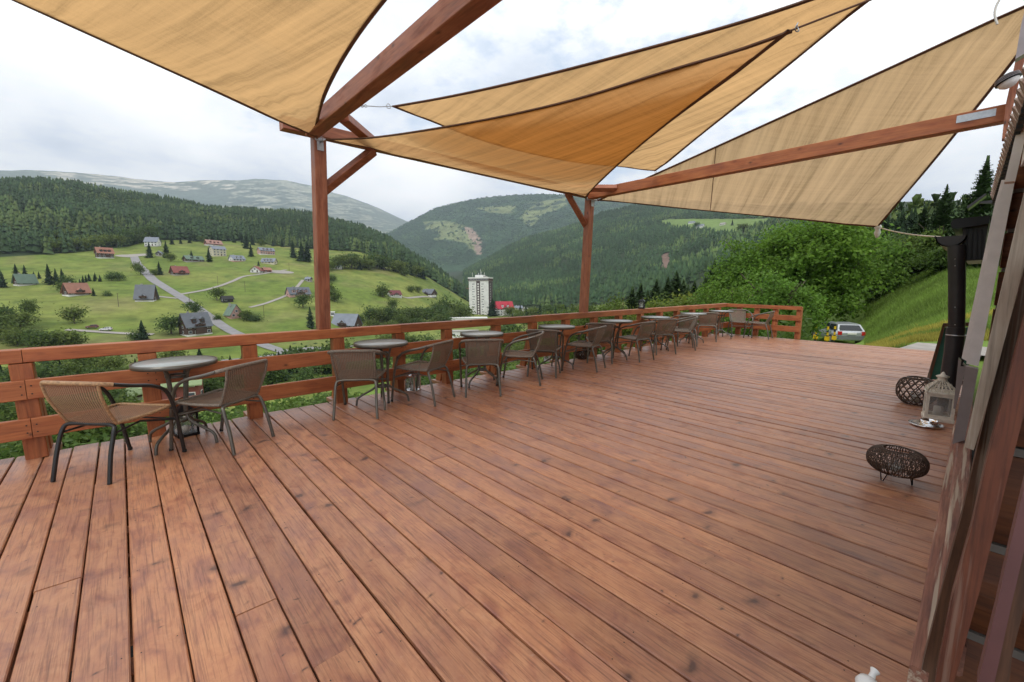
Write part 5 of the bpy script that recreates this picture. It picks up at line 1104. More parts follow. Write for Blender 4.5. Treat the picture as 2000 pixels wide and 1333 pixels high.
m = MB(); m.box((0, 0, TH * 0.925), (TW * 1.08, TD * 1.08, TH * 0.028)); m.build('roof_slab', HM['white'], tw)
m = MB(); m.box((0, 0, TH * 0.858), (TW * 1.05, TD * 1.05, TH * 0.012)); m.build('ledge', HM['stone'], tw)
pv = MB(); pv.box((-0.02 * TW, 0, TH * 0.965), (TW * 0.42, TD * 0.5, TH * 0.055)); pv.build('penthouse', HM['white'], tw)
m = MB(); m.box((TW * 0.24, 0, TH * 0.95), (TW * 0.2, TD * 0.4, TH * 0.03)); m.build('penthouse', HM['stone'], tw)
for ax_, hh in ((0.0, 7), (0.05, 4), (-0.1, 2.5), (0.2, 3), (-0.42, 3.2)): m = MB(); m.tube([(ax_ * TW, 0, TH * 0.93), (ax_ * TW, 0, TH * 0.99 + hh)], 0.14, 5); m.tube([(ax_ * TW - 0.9, 0, TH * 0.99 + hh * 0.7), (ax_ * TW + 0.9, 0, TH * 0.99 + hh * 0.7)], 0.09, 4); m.build('antenna', HM['white'], tw)
for k_ in range(12): window(tw, ((k_ + 0.5) / 12 * TW - TW / 2, -TD * 0.53, TH * 0.885), 1.1, 1.6)
for s_ in range(14):
    z = fl * (s_ + 0.7)
    for x in (-0.30, 0.17):
        m_ = win_mesh(1.0, 0.8); link('pane', m_[1], tw, loc=(x * TW, -TD / 2, z))
        link('pane', m_[1], tw, loc=((x + 0.06) * TW, -TD / 2, z)) if s_ % 3 else None
    link('window', win_mesh(1.4, 1.5)[0], tw, loc=(-0.02 * TW, -TD / 2 - 0.28, z)); link('window', win_mesh(1.0, 1.3)[0], tw, loc=(TW / 2 + 0.26, -0.1 * TD, z), rz=math.pi / 2)

# ---------------------------------------------------------------- trees one can tell apart
def crown_obj(name, seed, R_, Hc, n, ls, col, **k): V, F, Cx = leafy(seed, R_, Hc, n, ls, col, **k); return npmesh(name, V, F, M['leaf'], Cx)
FARB = [crown_obj('crown', 100 + i, (3.5, 3.9), 4.5, 900, 0.55, ((0.105, 0.160, 0.040), (0.080, 0.135, 0.040), (0.130, 0.180, 0.045))[i % 3], lobes=10) for i in range(6)]
FTR = [trunk_mesh('trunk', 5.0, 0.28, 0.08, i, 3, 1.6) for i in range(3)]
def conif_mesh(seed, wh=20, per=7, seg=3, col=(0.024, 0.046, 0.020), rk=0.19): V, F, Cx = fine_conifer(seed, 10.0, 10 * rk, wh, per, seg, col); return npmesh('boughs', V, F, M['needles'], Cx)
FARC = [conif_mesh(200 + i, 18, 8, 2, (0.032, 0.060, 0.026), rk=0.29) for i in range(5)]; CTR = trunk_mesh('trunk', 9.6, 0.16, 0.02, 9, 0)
tr_rng = random.Random(77)
def far_tree(px, py, hpx, kind, label, group=None, wide=1.0, P=None, hm_=None):
    p = hit(px, py) if P is None else P
    if hm_ is None: dep = -(R.T @ (p - np.array([0, 0, H])))[2]; hm_ = hpx * dep / FPX
    t = thing({'b': 'broadleaf_tree', 'c': 'spruce_tree', 's': 'shrub'}[kind], label, {'b': 'tree', 'c': 'tree', 's': 'shrub'}[kind], p, tr_rng.uniform(0, 6.28), group)
    if kind in 'bs' and P is None: hm_ *= 0.86
    if kind == 'b': link('crown', tr_rng.choice(FARB), t); link('trunk', tr_rng.choice(FTR), t); k_ = hm_ / 8.6; t.scale = (k_ * wide, k_ * wide, k_)
    elif kind == 's': c_ = link('crown', tr_rng.choice(FARB), t); c_.location.z = -2.2; k_ = hm_ / 6.0; t.scale = (k_ * wide, k_ * wide, k_)
    else: link('boughs', tr_rng.choice(FARC), t); link('trunk', CTR, t); k_ = hm_ / 10.0; t.scale = (k_ * wide, k_ * wide, k_)
    return t
T = [(6, 562, 34, 'c', 'tall dark spruce cut by the left edge of the photo beside the green farmhouse'), (33, 546, 30, 'c', 'left spruce behind the green-roofed farmhouse'), (50, 545, 27, 'c', 'right spruce behind the green-roofed farmhouse'),
 (67, 545, 15, 'c', 'small spruce at the right end of the green-roofed farmhouse'), (77, 545, 14, 'c', 'smallest spruce right of the green-roofed farmhouse'),
 (97, 556, 40, 'c', 'tallest spruce in the clump left of the orange-roofed timber chalet'), (111, 556, 31, 'c', 'middle spruce in the clump left of the orange-roofed timber chalet'), (123, 555, 30, 'c', 'right spruce in the clump above the orange-roofed timber chalet'),
 (133, 560, 24, 'b', 'round broadleaf tree directly behind the orange-roofed timber chalet'), (122, 570, 24, 'b', 'bushy tree at the left gable of the orange-roofed timber chalet'),
 (205, 627 - 0, 0, 0, 0),
 (61, 627, 47, 'b', 'tall narrow tree standing alone on the lower left meadow', 0.62), (146, 633, 46, 'b', 'full round lone tree on the lower left meadow', 0.95),
 (218, 549, 20, 'b', 'left bush tree of the pair in the middle of the left meadow'), (233, 549, 19, 'b', 'right bush tree of the pair in the middle of the left meadow'),
 (268, 528, 20, 'b', 'upper round tree at the left side of the village road'), (275, 538, 20, 'b', 'lower round tree at the left side of the village road'),
 (312, 537, 26, 'c', 'lone spruce on the meadow right of the village road'), (302, 538, 12, 's', 'low bush beside the lone spruce on the meadow'),
 (293, 504, 30, 'c', 'broad spruce left of the grey gabled house'), (326, 504, 33, 'c', 'broad spruce right of the grey gabled house'), (334, 511, 22, 'b', 'rounded tree in front of the broad spruce by the grey gabled house'),
 (375, 511, 22, 'c', 'spruce standing before the dark green-roofed house'), (409, 512, 28, 'c', 'spruce at the right end of the dark green-roofed house'),
 (424, 588, 28, 'b', 'lone round tree beside the black shed'), (380, 616, 32, 'b', 'slim dark tree on the village road edge'), (335, 653, 42, 'b', 'big round dark maple left of the large grey-roofed chalet', 1.15),
 (266, 668, 26, 'b', 'small leafy tree left of the conical one above the railing'), (280, 668, 42, 'c', 'conical bright tree just above the railing left of the maple', 1.4),
 (491, 502, 24, 'c', 'spruce left of the pink-grey long house'), (481, 486, 28, 'c', 'dark spruce at the forest edge above the grey-roofed pale house', 1.2), (505, 520, 11, 'c', 'tiny spruce above the red gabled house'),
 (573, 504, 34, 'c', 'slim spruce at the upper meadow left of the post'), (590, 511, 38, 'c', 'left of the two dense spruces touching the post', 1.2), (601, 512, 40, 'c', 'right of the two dense spruces touching the post', 1.2),
 (592, 602, 32, 'b', 'round tree left of the post in front of the long pink house'), (653, 590, 32, 'b', 'round tree right of the post on the meadow'), (641, 553, 22, 'b', 'upper left tree right of the post'), (651, 550, 16, 'b', 'upper right tree right of the post'), (640, 575, 22, 's', 'bush right of the post below the two trees'),
 (607, 640, 42, 'c', 'dark conical tree directly left of the post foot'), (748, 581, 32, 'b', 'tree left of the maroon-roofed house'), (766, 602, 24, 'b', 'dark round tree below the maroon-roofed house'), (728, 619, 16, 'c', 'small spruce at the thicket edge above the railing'),
 (425, 625, 12, 's', 'left bush beside the pink gabled cottage'), (480, 625, 20, 's', 'right bush beside the pink gabled cottage'), (497, 627, 14, 's', 'low rightmost bush near the pink gabled cottage', 1.5),
 (210, 579, 10, 's', 'tiny bush alone right of the orange-roofed timber chalet'), (183, 578, 16, 'c', 'small spruce at the right gable of the orange-roofed timber chalet'),
 (1360, 447, 14, 'b', 'small round tree beside the white farmhouse in the far clearing'), (1337, 449, 12, 'c', 'tiny spruce left of the white farmhouse in the far clearing'), (1430, 441, 12, 'c', 'tiny spruce at the right of the far clearing'), (1450, 456, 20, 'b', 'round dark tree at the lower edge of the far clearing', 1.3),
 (818, 572, 18, 'b', 'hedge tree left of the dark steep-roofed house'), (804, 572, 18, 'b', 'bushy tree on the meadow rim left of the hedge'), (790, 540, 24, 'b', 'tree at the bend of the forest edge'),
 (962, 618, 36, 'c', 'bright green conical tree at the right foot of the tower block', 1.6), (998, 618, 24, 'b', 'round tree right of the crimson hotel'), (1012, 624, 24, 'b', 'leafy tree right below the crimson hotel'), (869, 624, 52, 'b', 'tall dark tree left of the tower block', 0.6), (855, 622, 40, 'b', 'leafy tree left of the tall dark one'), (890, 624, 46, 'b', 'big leafy tree nearer to the tower block'), (905, 626, 40, 'b', 'leafy tree touching the left side of the tower block'), (880, 626, 30, 'b', 'lower leafy tree before the tall dark tree')]
for e in T:
    if e[2]: far_tree(e[0], e[1], e[2], e[3], e[4], wide=e[5] if len(e) > 5 else 1.0)
ORD = 'first second third fourth fifth sixth seventh eighth ninth tenth eleventh twelfth thirteenth fourteenth fifteenth sixteenth seventeenth eighteenth nineteenth twentieth'.split() + ['twenty-' + q for q in 'first second third fourth'.split()]
def relabel(group, what):
    """number the members of a short row from left to right in the photograph"""
    mem = sorted((float(pix(np.array(o.location))[0]), o.name) for o in bpy.data.objects if o.get('group') == group and not o.parent)
    for i, (_, nm) in enumerate(mem):
        if i < len(ORD): bpy.data.objects[nm]['label'] = ('leftmost ' if i == 0 else 'rightmost ' if i == len(mem) - 1 else ORD[i] + ' from the left, ') + what
def pxfield(x0, x1, ya, yb, n, h0, h1, label, group, seed, kinds='b'):
    g = random.Random(seed)
    for k_ in range(n):
        t = (k_ + g.random()) / n; x = x0 + (x1 - x0) * t; y = g.uniform(ya[0] + (ya[1] - ya[0]) * t, yb[0] + (yb[1] - yb[0]) * t)
        far_tree(x, y, g.uniform(h0, h1), g.choice(kinds), label, group, g.uniform(0.9, 1.3))
def belt(pts, kind, label, group, n, hp, seed):
    g = random.Random(seed)
    for k_ in range(n):
        t = (k_ + 0.5) / n * (len(pts) - 1); i = min(int(t), len(pts) - 2); f = t - i
        x = pts[i][0] * (1 - f) + pts[i + 1][0] * f + g.uniform(-3, 3); y = pts[i][1] * (1 - f) + pts[i + 1][1] * f + g.uniform(-3, 3)
        kd = kind if len(kind) == 1 else g.choice(kind); far_tree(x, y, hp * g.uniform(0.75, 1.2), kd, label, group, g.uniform(0.9, 1.2))
belt([(636, 528), (690, 524), (740, 526), (790, 532), (830, 545)], 'bbc', 'tree in the mixed row across the far end of the meadow right of the post', 'trees in the row right of the post', 24, 30, 1)
belt([(150, 553), (200, 548)], 'c', 'young spruce in the small row above the orange-roofed timber chalet', 'small spruces in a row', 7, 14, 2)
belt([(330, 478), (400, 473), (470, 474), (560, 484)], 'bc', 'small tree along the top edge of the village meadow', 'trees along the top of the meadow', 14, 16, 3)
belt([(100, 497), (160, 488), (240, 478), (300, 472)], 'b', 'bright broadleaf tree at the foot of the spruce forest on the left', 'broadleaf trees at the forest foot', 14, 30, 4)
belt([(110, 470), (150, 462), (200, 460), (240, 462)], 'b', 'light green broadleaf tree among the spruces above the left meadow', 'light trees among the spruces', 12, 22, 5)
belt([(715, 625), (760, 632), (800, 634), (850, 630), (905, 634)], 'b', 'leafy tree in the dense thicket between the meadow and the tower block', 'thicket trees left of the tower block', 16, 34, 6)
belt([(700, 640), (760, 645), (820, 642), (880, 640)], 'b', 'lower leafy tree of the thicket directly above the railing', 'low thicket trees above the railing', 12, 26, 7)
belt([(-10, 660), (30, 672), (70, 682), (110, 684), (150, 680)], 'b', 'leafy tree in the grove above the left end of the railing', 'grove trees at the left', 12, 46, 8)
belt([(-5, 640), (25, 640), (45, 645)], 'b', 'darker tall tree of the grove at the left photo edge', 'dark grove trees at the left', 4, 44, 9)
belt([(960, 640), (1030, 640), (1100, 640), (1150, 640)], 'bbc', 'tree on the valley floor right of the tower block', 'valley trees right of the tower', 12, 26, 10)
belt([(1010, 620), (1060, 622), (1110, 618), (1150, 612)], 'bc', 'tree at the foot of the forest slope right of the tower', 'trees at the foot of the slope', 12, 26, 11)
# valley trees and bushes seen between the railing boards
pxfield(-20, 430, (720, 712), (800, 770), 34, 30, 58, 'bushy tree on the valley side seen between the top and middle boards on the left', 'trees behind the railing on the left', 12, 'bbbc')
pxfield(-20, 250, (800, 790), (850, 830), 12, 55, 80, 'fuller leafy tree low behind the railing at the far left', 'low trees behind the left railing', 13)
pxfield(395, 760, (735, 700), (800, 745), 34, 36, 66, 'leafy tree on the hillside between the first and second tables', 'hillside trees between the first two tables', 14, 'bbbc')
pxfield(760, 1180, (690, 655), (745, 690), 44, 32, 58, 'leafy tree on the hillside behind the middle tables', 'hillside trees behind the middle tables', 15, 'bbbc')
pxfield(1000, 1200, (622, 612), (645, 630), 16, 22, 36, 'tree at the foot of the forest slope right of the hotel', 'trees right of the hotel', 16, 'bbc')
for px_, py_, hp_ in ((426, 560, 20), (479, 571, 18), (371, 600, 22), (565, 530, 14), (676, 500, 12), (516, 622, 20), (232, 600, 22)):
    p = hit(px_, py_); up_ = thing('utility_pole', 'thin wooden utility pole standing on the village meadow', 'pole', p, 0.6, 'utility poles on the meadow'); m = MB(); m.tube([(0, 0, -0.5), (0, 0, 8)], [0.15, 0.10], 6); m.build('pole', M['bark'], up_); m = MB(); m.box((0, 0, 7.5), (1.6, 0.12, 0.12)); m.build('crossarm', M['bark'], up_)
for k_ in range(near_n):
    p = Pn[k_]; hh = float(hn_[k_])
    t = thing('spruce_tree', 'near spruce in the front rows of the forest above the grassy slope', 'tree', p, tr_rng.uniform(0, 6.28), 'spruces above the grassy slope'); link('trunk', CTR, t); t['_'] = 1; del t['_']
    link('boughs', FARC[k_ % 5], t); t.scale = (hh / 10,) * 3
# large spruces against the sky on the right
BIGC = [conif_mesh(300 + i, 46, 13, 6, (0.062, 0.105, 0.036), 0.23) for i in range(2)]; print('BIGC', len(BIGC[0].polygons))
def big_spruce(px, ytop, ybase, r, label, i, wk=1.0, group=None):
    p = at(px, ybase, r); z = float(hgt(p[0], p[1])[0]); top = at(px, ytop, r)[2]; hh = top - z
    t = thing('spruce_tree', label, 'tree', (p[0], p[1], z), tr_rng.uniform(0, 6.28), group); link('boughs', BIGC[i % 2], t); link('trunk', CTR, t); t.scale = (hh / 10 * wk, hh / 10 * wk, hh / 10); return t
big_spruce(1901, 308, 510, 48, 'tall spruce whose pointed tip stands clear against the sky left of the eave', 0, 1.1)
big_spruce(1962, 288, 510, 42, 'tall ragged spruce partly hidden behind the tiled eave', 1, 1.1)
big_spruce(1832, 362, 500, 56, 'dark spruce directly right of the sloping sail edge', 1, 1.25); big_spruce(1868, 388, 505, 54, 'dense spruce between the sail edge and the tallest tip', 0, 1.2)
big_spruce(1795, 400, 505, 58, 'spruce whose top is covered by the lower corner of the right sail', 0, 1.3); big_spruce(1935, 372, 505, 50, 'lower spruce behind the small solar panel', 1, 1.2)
for i, (x, yt, r) in enumerate([(1232, 560, 75), (1248, 553, 78), (1262, 566, 80), (1300, 540, 74), (1316, 528, 76), (1330, 545, 78), (1352, 548, 72), (1388, 505, 66), (1372, 540, 70), (1278, 545, 80), (1200, 580, 90), (1340, 556, 66)]):
    big_spruce(x, yt, 640, r, 'dark green spruce in the row behind the railing left of the big broadleaf trees', i, 1.7, 'spruces behind the railing')
# broadleaf trees behind the corner of the railing
def near_broad(px, ytop, r, wid, label, seed, n=9000, ls=0.11, col=(0.085, 0.16, 0.03), lobes=12, group=None, zdrop=0.0):
    p = at(px, 640, r); z = float(hgt(p[0], p[1])[0]) - zdrop; top = at(px, ytop, r)[2]; hh = top - z; t = thing('broadleaf_tree', label, 'tree', (p[0], p[1], z), 0, group)
    V, F, Cx = leafy(seed, (wid, hh * 0.46), hh * 0.52, n, ls, col, lobes=lobes); link('crown', npmesh('crown', V, F, M['leaf'], Cx), t); link('trunk', trunk_mesh('trunk', hh * 0.85, 0.18, 0.04, seed, 9, wid * 0.9, 0.15), t); return t
near_broad(1560, 412, 44, 5.5, 'largest bright broadleaf tree filling the space behind the end railing', 1, 34000, 0.17, (0.135, 0.255, 0.036), 24)
near_broad(1468, 446, 47, 4.3, 'broadleaf tree at the left of the big green clump, under the sail edge', 2, 22000, 0.16, (0.12, 0.23, 0.036), 18)
near_broad(1668, 446, 52, 3.6, 'darker broadleaf tree at the right of the clump, above the parked car', 3, 22000, 0.18, (0.125, 0.235, 0.042), 18)
near_broad(1425, 530, 34, 2.8, 'smaller light tree at the left foot of the green clump', 4, 9000, 0.10, (0.13, 0.24, 0.036), 9)
near_broad(1515, 540, 27, 2.3, 'lower leafy tree directly behind the end railing', 5, 13000, 0.10, (0.12, 0.235, 0.036), 12)
near_broad(1738, 462, 60, 3.0, 'olive green tree at the top left of the grassy slope', 6, 12000, 0.13, (0.070, 0.125, 0.030), 10)
near_broad(1822, 446, 56, 3.0, 'bright green tree behind the rope below the right sail corner', 21, 6000, 0.16, (0.14, 0.22, 0.045), 9)
near_broad(1880, 440, 58, 2.8, 'bright green tree showing behind the black porch roof', 22, 6000, 0.16, (0.16, 0.24, 0.045), 9)
near_broad(1170, 575, 55, 3.2, 'yellow-green tree left of the spruces behind the right post', 7, 7000, 0.16, (0.10, 0.155, 0.03), 9)
near_broad(1215, 552, 60, 3.0, 'yellow-green tree right behind the right pergola post', 8, 7000, 0.16, (0.11, 0.165, 0.03), 9)
near_broad(1130, 592, 52, 2.6, 'yellow-green tree left of the right pergola post', 9, 5000, 0.15, (0.09, 0.14, 0.03), 8)
for i, (x, yt, r, w_) in enumerate([(1150, 600, 60, 3.0), (1185, 585, 66, 2.6), (1245, 572, 58, 2.8), (1275, 578, 52, 2.4), (1305, 572, 56, 2.8), (1335, 572, 50, 2.6), (1362, 566, 48, 2.6), (1390, 562, 44, 2.6), (1085, 608, 80, 3.6), (1115, 606, 74, 3.2), (1410, 545, 50, 2.8)]):
    near_broad(x, yt, r, w_, 'yellow-green broadleaf tree among the spruces just behind the railing', 700 + i, 4200, 0.2, [(0.14, 0.20, 0.035), (0.10, 0.165, 0.035), (0.17, 0.22, 0.04)][i % 3], 8, 'broadleaf trees among the spruces behind the railing')
for i, (x, yt, r, w_) in enumerate([(1770, 490, 56, 2.4), (1800, 492, 54, 2.2), (1835, 490, 47, 2.2), (1872, 488, 46, 2.2), (1905, 484, 45, 2.0), (1745, 520, 58, 1.8)]):
    p = at(x, 560, r); z = float(hgt(p[0], p[1])[0]); top = at(x, yt, r)[2]; hh = max(1.5, top - z); V, F, Cx = leafy(60 + i, (w_, hh * 0.5), hh * 0.5, 4200, 0.13, (0.085, 0.15, 0.03), lobes=7)
    t = thing('shrub', 'light green hazel shrub along the upper edge of the grassy slope', 'shrub', (p[0], p[1], z), 0, 'shrubs above the grassy slope'); link('crown', npmesh('crown', V, F, M['leaf'], Cx), t); link('trunk', trunk_mesh('trunk', hh * 0.6, 0.06, 0.02, i, 4, 0.8), t)
# bushes close below the deck, seen between the boards
NB = [crown_obj('bush_leaves', 400 + i, (1.3, 1.0), 0.8, 3200, 0.065, ((0.11, 0.20, 0.035), (0.085, 0.165, 0.03), (0.13, 0.215, 0.042))[i % 3], lobes=8) for i in range(4)]
BT = trunk_mesh('stems', 0.9, 0.035, 0.01, 3, 5, 0.7, 0.1); g = random.Random(9)
for k_ in range(46):
    X = -2.5 + 16.5 * (k_ + 0.5) / 46 + g.uniform(-0.3, 0.3); Y = g.uniform(8.6, 12.5); z = float(hgt(X, Y)[0]); s_ = g.uniform(0.7, 1.25)
    t = thing('bush', 'leafy green bush on the slope just below the deck edge', 'bush', (X, Y, z), g.uniform(0, 6), 'bushes below the deck'); link('bush_leaves', NB[k_ % 4], t); link('stems', BT, t); t.scale = (s_, s_, s_ * g.uniform(0.75, 1.0))
MIDB = [crown_obj('crown', 500 + i, (2.6, 2.4), 3.6, 3600, 0.16, ((0.085, 0.15, 0.036), (0.115, 0.185, 0.04))[i % 2], lobes=8) for i in range(3)]
MT = trunk_mesh('trunk', 4.2, 0.14, 0.04, 4, 5, 1.3)
for k_ in range(44):
    X = -16 + 44 * (k_ + 0.5) / 44 + g.uniform(-0.8, 0.8); Y = g.uniform(14, 34) if X > 6 else g.uniform(15, 40); z = float(hgt(X, Y)[0]); s_ = g.uniform(0.7, 1.15)
    # keep crowns below the sight line of the bottom boards
    px_, py_ = pix(np.array([X, Y, z + 6 * s_])); lim = 770 if px_ < 700 else (715 if px_ < 1000 else 650)
    if py_ < lim: s_ *= max(0.25, min(1.0, (H - (py_ * 0 + (lim - 556)) / 832 * math.hypot(X, Y) * 0.9 - z) / (6 * s_)))
    if s_ < 0.3: continue
    t = thing('broadleaf_tree', 'young leafy tree on the hillside seen low between the railing boards', 'tree', (X, Y, z - 0.3), g.uniform(0, 6), 'young trees on the hillside below'); link('crown', MIDB[k_ % 3], t); link('trunk', MT, t); t.scale = (s_ * 1.15, s_ * 1.15, s_)

g2 = np.random.default_rng(88); n_ = 150000; az = g2.uniform(azof(1590), azof(-260), n_); r = np.exp(g2.uniform(np.log(6.8), np.log(85), n_)); x, y = r * np.cos(az), r * np.sin(az); kk = (y > 8.2) | (x > 14.2); x, y, r = x[kk], y[kk], r[kk]; n_ = len(x)
hum = np.clip((fbm(x / 2.2, y / 2.2, 3, 61) - 0.35) * 3, 0, 1) * np.interp(r, [7, 20, 85], [0.7, 2.2, 4.0]) * np.clip((fbm(x / 11, y / 11, 3, 62) - 0.36) * 5, 0.05, 1)
z = hgt(x, y) + hum * g2.uniform(0.0, 1.0, n_) ** 0.6; s_ = np.interp(r, [7, 30, 85], [0.055, 0.20, 0.42])[:, None] * g2.uniform(0.6, 1.3, (n_, 1)); P = np.stack([x, y, z], 1); nr = g2.normal(size=(n_, 3)) + np.array([0, 0, 0.8]); nr /= np.linalg.norm(nr, axis=1, keepdims=True)
t1 = np.cross(nr, g2.normal(size=(n_, 3))); t1 /= np.linalg.norm(t1, axis=1, keepdims=True); t2 = np.cross(nr, t1); V = np.stack([P - t1 * s_, P - t2 * s_ * .6, P + t1 * s_, P + t2 * s_ * .6], 1).reshape(-1, 3)
cc = np.array([0.11, 0.185, 0.036])[None] * (0.45 + 1.1 * fbm(x / 3, y / 3, 3, 63))[:, None] * g2.uniform(0.75, 1.3, (n_, 1)); link('hillside_scrub', npmesh('hillside_scrub', V, np.arange(4 * n_).reshape(n_, 4), M['leaf'], np.repeat(cc, 4, 0)), None, 'dense leafy scrub covering the hillside below the deck', 'scrub', kind='stuff')

# grass -----------------------------------------------------------
def blades(n, az0, az1, r0, r1, hb, seed, acc, col, name, label):
    g = np.random.default_rng(seed); az = g.uniform(az0, az1, n); r = np.exp(g.uniform(np.log(r0), np.log(r1), n)); x, y = r * np.cos(az), r * np.sin(az); z = hgt(x, y); P = np.stack([x, y, z], 1); px, py = pix(P); k_ = acc(px, py, x, y, r); P = P[k_]; r = r[k_]; n = len(P)
    h_ = hb * g.uniform(0.5, 1.4, n) * np.interp(r, [14, 60], [0.8, 1.5]); a = g.uniform(0, 6.28, n); w_ = 0.012 * np.interp(r, [14, 60], [1, 3.4]); dx, dy = np.cos(a) * w_, np.sin(a) * w_; lx, ly = g.normal(0, 0.35, n) * h_, g.normal(0, 0.35, n) * h_
    V = np.stack([P + np.stack([dx, dy, 0 * dx - 0.03], 1), P - np.stack([dx, dy, 0 * dx + 0.03], 1), P + np.stack([lx, ly, h_], 1)], 1).reshape(-1, 3)
    t = fbm(P[:, 0] / 2.5, P[:, 1] / 2.5, 3, 4)[:, None]; c_ = np.array(col)[None] * (0.6 + 0.8 * t) * g.uniform(0.8, 1.25, (n, 1)); dry = (fbm(P[:, 0] / 1.7, P[:, 1] / 1.7, 3, 14)[:, None] > 0.58) & (r < 24)[:, None]; c_ = np.where(dry, c_ * np.array([2.0, 1.2, 1.2]), c_)
    link(name, npmesh(name, V, np.arange(3 * n).reshape(n, 3), M['grassblade'], np.repeat(c_, 3, 0)), None, label, 'grass', kind='stuff')
blades(150000, azof(2000), azof(1560), 15.6, 75, 0.16, 3, lambda px, py, x, y, r: (x > 13.9) & ((px > 1690) | (r < 30) & (px < 1600)) & (hgt(x, y) > -6) & ~((px > 1770) & (r < 16.4)), (0.185, 0.275, 0.055), 'slope_grass', 'long fresh grass on the slope to the right of the parked car')
# gravel strip at the far deck edge
m = MB(); gv = [(XE + 0.06, -0.6), (XE + 0.06, 1.2), (15.2, 1.0), (15.4, -0.6)]; m.add([(x, y, -0.03) for x, y in gv], [(0, 1, 2, 3)]); m.build('gravel_strip', M['gravel'], kind='structure')

# ---------------------------------------------------------------- cars and posts
M['silverpaint'] = plain('silver_car_paint', (0.50, 0.52, 0.54), 0.28, 0.5, var=0.04); M['carglass'] = plain('car_glass', (0.02, 0.025, 0.03), 0.08, 0.0, var=0.1); M['greyplastic'] = plain('grey_bumper', (0.16, 0.17, 0.18), 0.5, var=0.05)
M['redlamp'] = plain('red_tail_lamp', (0.5, 0.02, 0.02), 0.2, var=0.1); M['whitecar'] = plain('white_car_paint', (0.75, 0.75, 0.75), 0.3, var=0.03); M['redcar'] = plain('dull_red_paint', (0.16, 0.05, 0.045), 0.5, var=0.1)
def make_car(label, paint, loc, rz, sc_=1.0, name='parked_car'):
    t = thing(name, label, 'car', loc, rz); L_, W_ = 4.2, 1.70
    sec = [(-2.05, 0.42, 0.62, 0.78), (-2.10, 0.30, 0.80, 0.86), (-2.02, 0.28, 0.95, 0.95), (-1.2, 0.26, 0.96, 1.0), (0.5, 0.26, 0.94, 1.0), (1.3, 0.26, 0.90, 0.97), (1.85, 0.28, 0.78, 0.88), (2.1, 0.36, 0.62, 0.74)]
    m = MB(); n = 10; vs = []
    for x, z0, z1, wf in sec:
        hw = W_ / 2 * wf; vs += [(x, -hw * 0.92, z0), (x, -hw, z0 + 0.16), (x, -hw, (z0 + z1) / 2 + 0.05), (x, -hw * 0.97, z1 - 0.06), (x, -hw * 0.86, z1), (x, hw * 0.86, z1), (x, hw * 0.97, z1 - 0.06), (x, hw, (z0 + z1) / 2 + 0.05), (x, hw, z0 + 0.16), (x, hw * 0.92, z0)]
    fs = [(i * n + k_, i * n + (k_ + 1) % n, (i + 1) * n + (k_ + 1) % n, (i + 1) * n + k_) for i in range(len(sec) - 1) for k_ in range(n)] + [tuple(range(n))[::-1], tuple(range((len(sec) - 1) * n, len(sec) * n))]
    m.add(vs, fs, True); body = m.build('body', paint, t)
    m = MB(); cs = [(-1.98, 0.93, 0.80), (-1.62, 1.36, 0.66), (-1.2, 1.42, 0.64), (-0.1, 1.43, 0.64), (0.35, 1.36, 0.63), (1.05, 0.92, 0.76)]; vs = []
    for x, z, hw in cs: vs += [(x, -0.80 if z < 1 else -hw - 0.03, 0.92), (x, -hw, z), (x, hw, z), (x, 0.80 if z < 1 else hw + 0.03, 0.92)]
    fs = [(i * 4 + k_, i * 4 + k_ + 1, i * 4 + 5 + k_, i * 4 + 4 + k_) for i in range(5) for k_ in range(3)]; m.add(vs, fs); m.build('cabin', paint, t)
    def pane(nm, pts, mat): m = MB(); m.add(pts, [tuple(range(len(pts)))]); m.build(nm, M[mat], t)
    pane('rear_window', [(-1.965, -0.66, 0.99), (-1.965, 0.66, 0.99), (-1.68, 0.56, 1.32), (-1.68, -0.56, 1.32)], 'carglass'); pane('windscreen', [(1.02, -0.66, 0.97), (1.02, 0.66, 0.97), (0.42, 0.58, 1.34), (0.42, -0.58, 1.34)], 'carglass')
    for s_ in (-1, 1):
        for a, b, c_, d in ((-1.62, -1.50, -0.75, -0.75), (-0.66, -0.66, 0.12, 0.12), (0.2, 0.2, 0.42, 0.82)):
            pane('side_window', [(a, s_ * 0.842, 0.98), (b, s_ * 0.70, 1.34), (c_, s_ * 0.70, 1.34), (d, s_ * 0.842, 0.98)], 'carglass')
        m = MB(); m.box((-2.06, s_ * 0.68, 0.80), (0.10, 0.22, 0.24)); m.build('tail_lamp', M['redlamp'], t)
        m = MB(); m.box((2.02, s_ * 0.58, 0.66), (0.10, 0.30, 0.14)); m.build('headlight', M['glass'], t)
        m = MB(); m.box((0.62, s_ * 0.95, 1.0), (0.12, 0.18, 0.14)); m.tube([(0.62, s_ * 0.8, 0.96), (0.62, s_ * 0.9, 0.98)], 0.03, 5); m.build('mirror', M['greyplastic'], t)
        for x in (-1.25, 1.28):
            m = MB(); v_ = MB(); v_.lathe([(0.0, -0.09), (0.24, -0.09), (0.31, -0.07), (0.31, 0.07), (0.24, 0.09), (0.0, 0.09)], 16); m.add([(p[0] + x, p[2] + s_ * 0.80, p[1] + 0.31) for p in v_.v], v_.f, True); wh = m.build('wheel', M['rubber'], t)
            m = MB(); v_ = MB(); v_.lathe([(0.0, 0.095), (0.19, 0.095), (0.21, 0.085)], 14); m.add([(p[0] + x, s_ * (p[2] + 0.80), p[1] + 0.31) for p in v_.v], v_.f, True); m.build('hub_cap', M['greymetal'], wh)
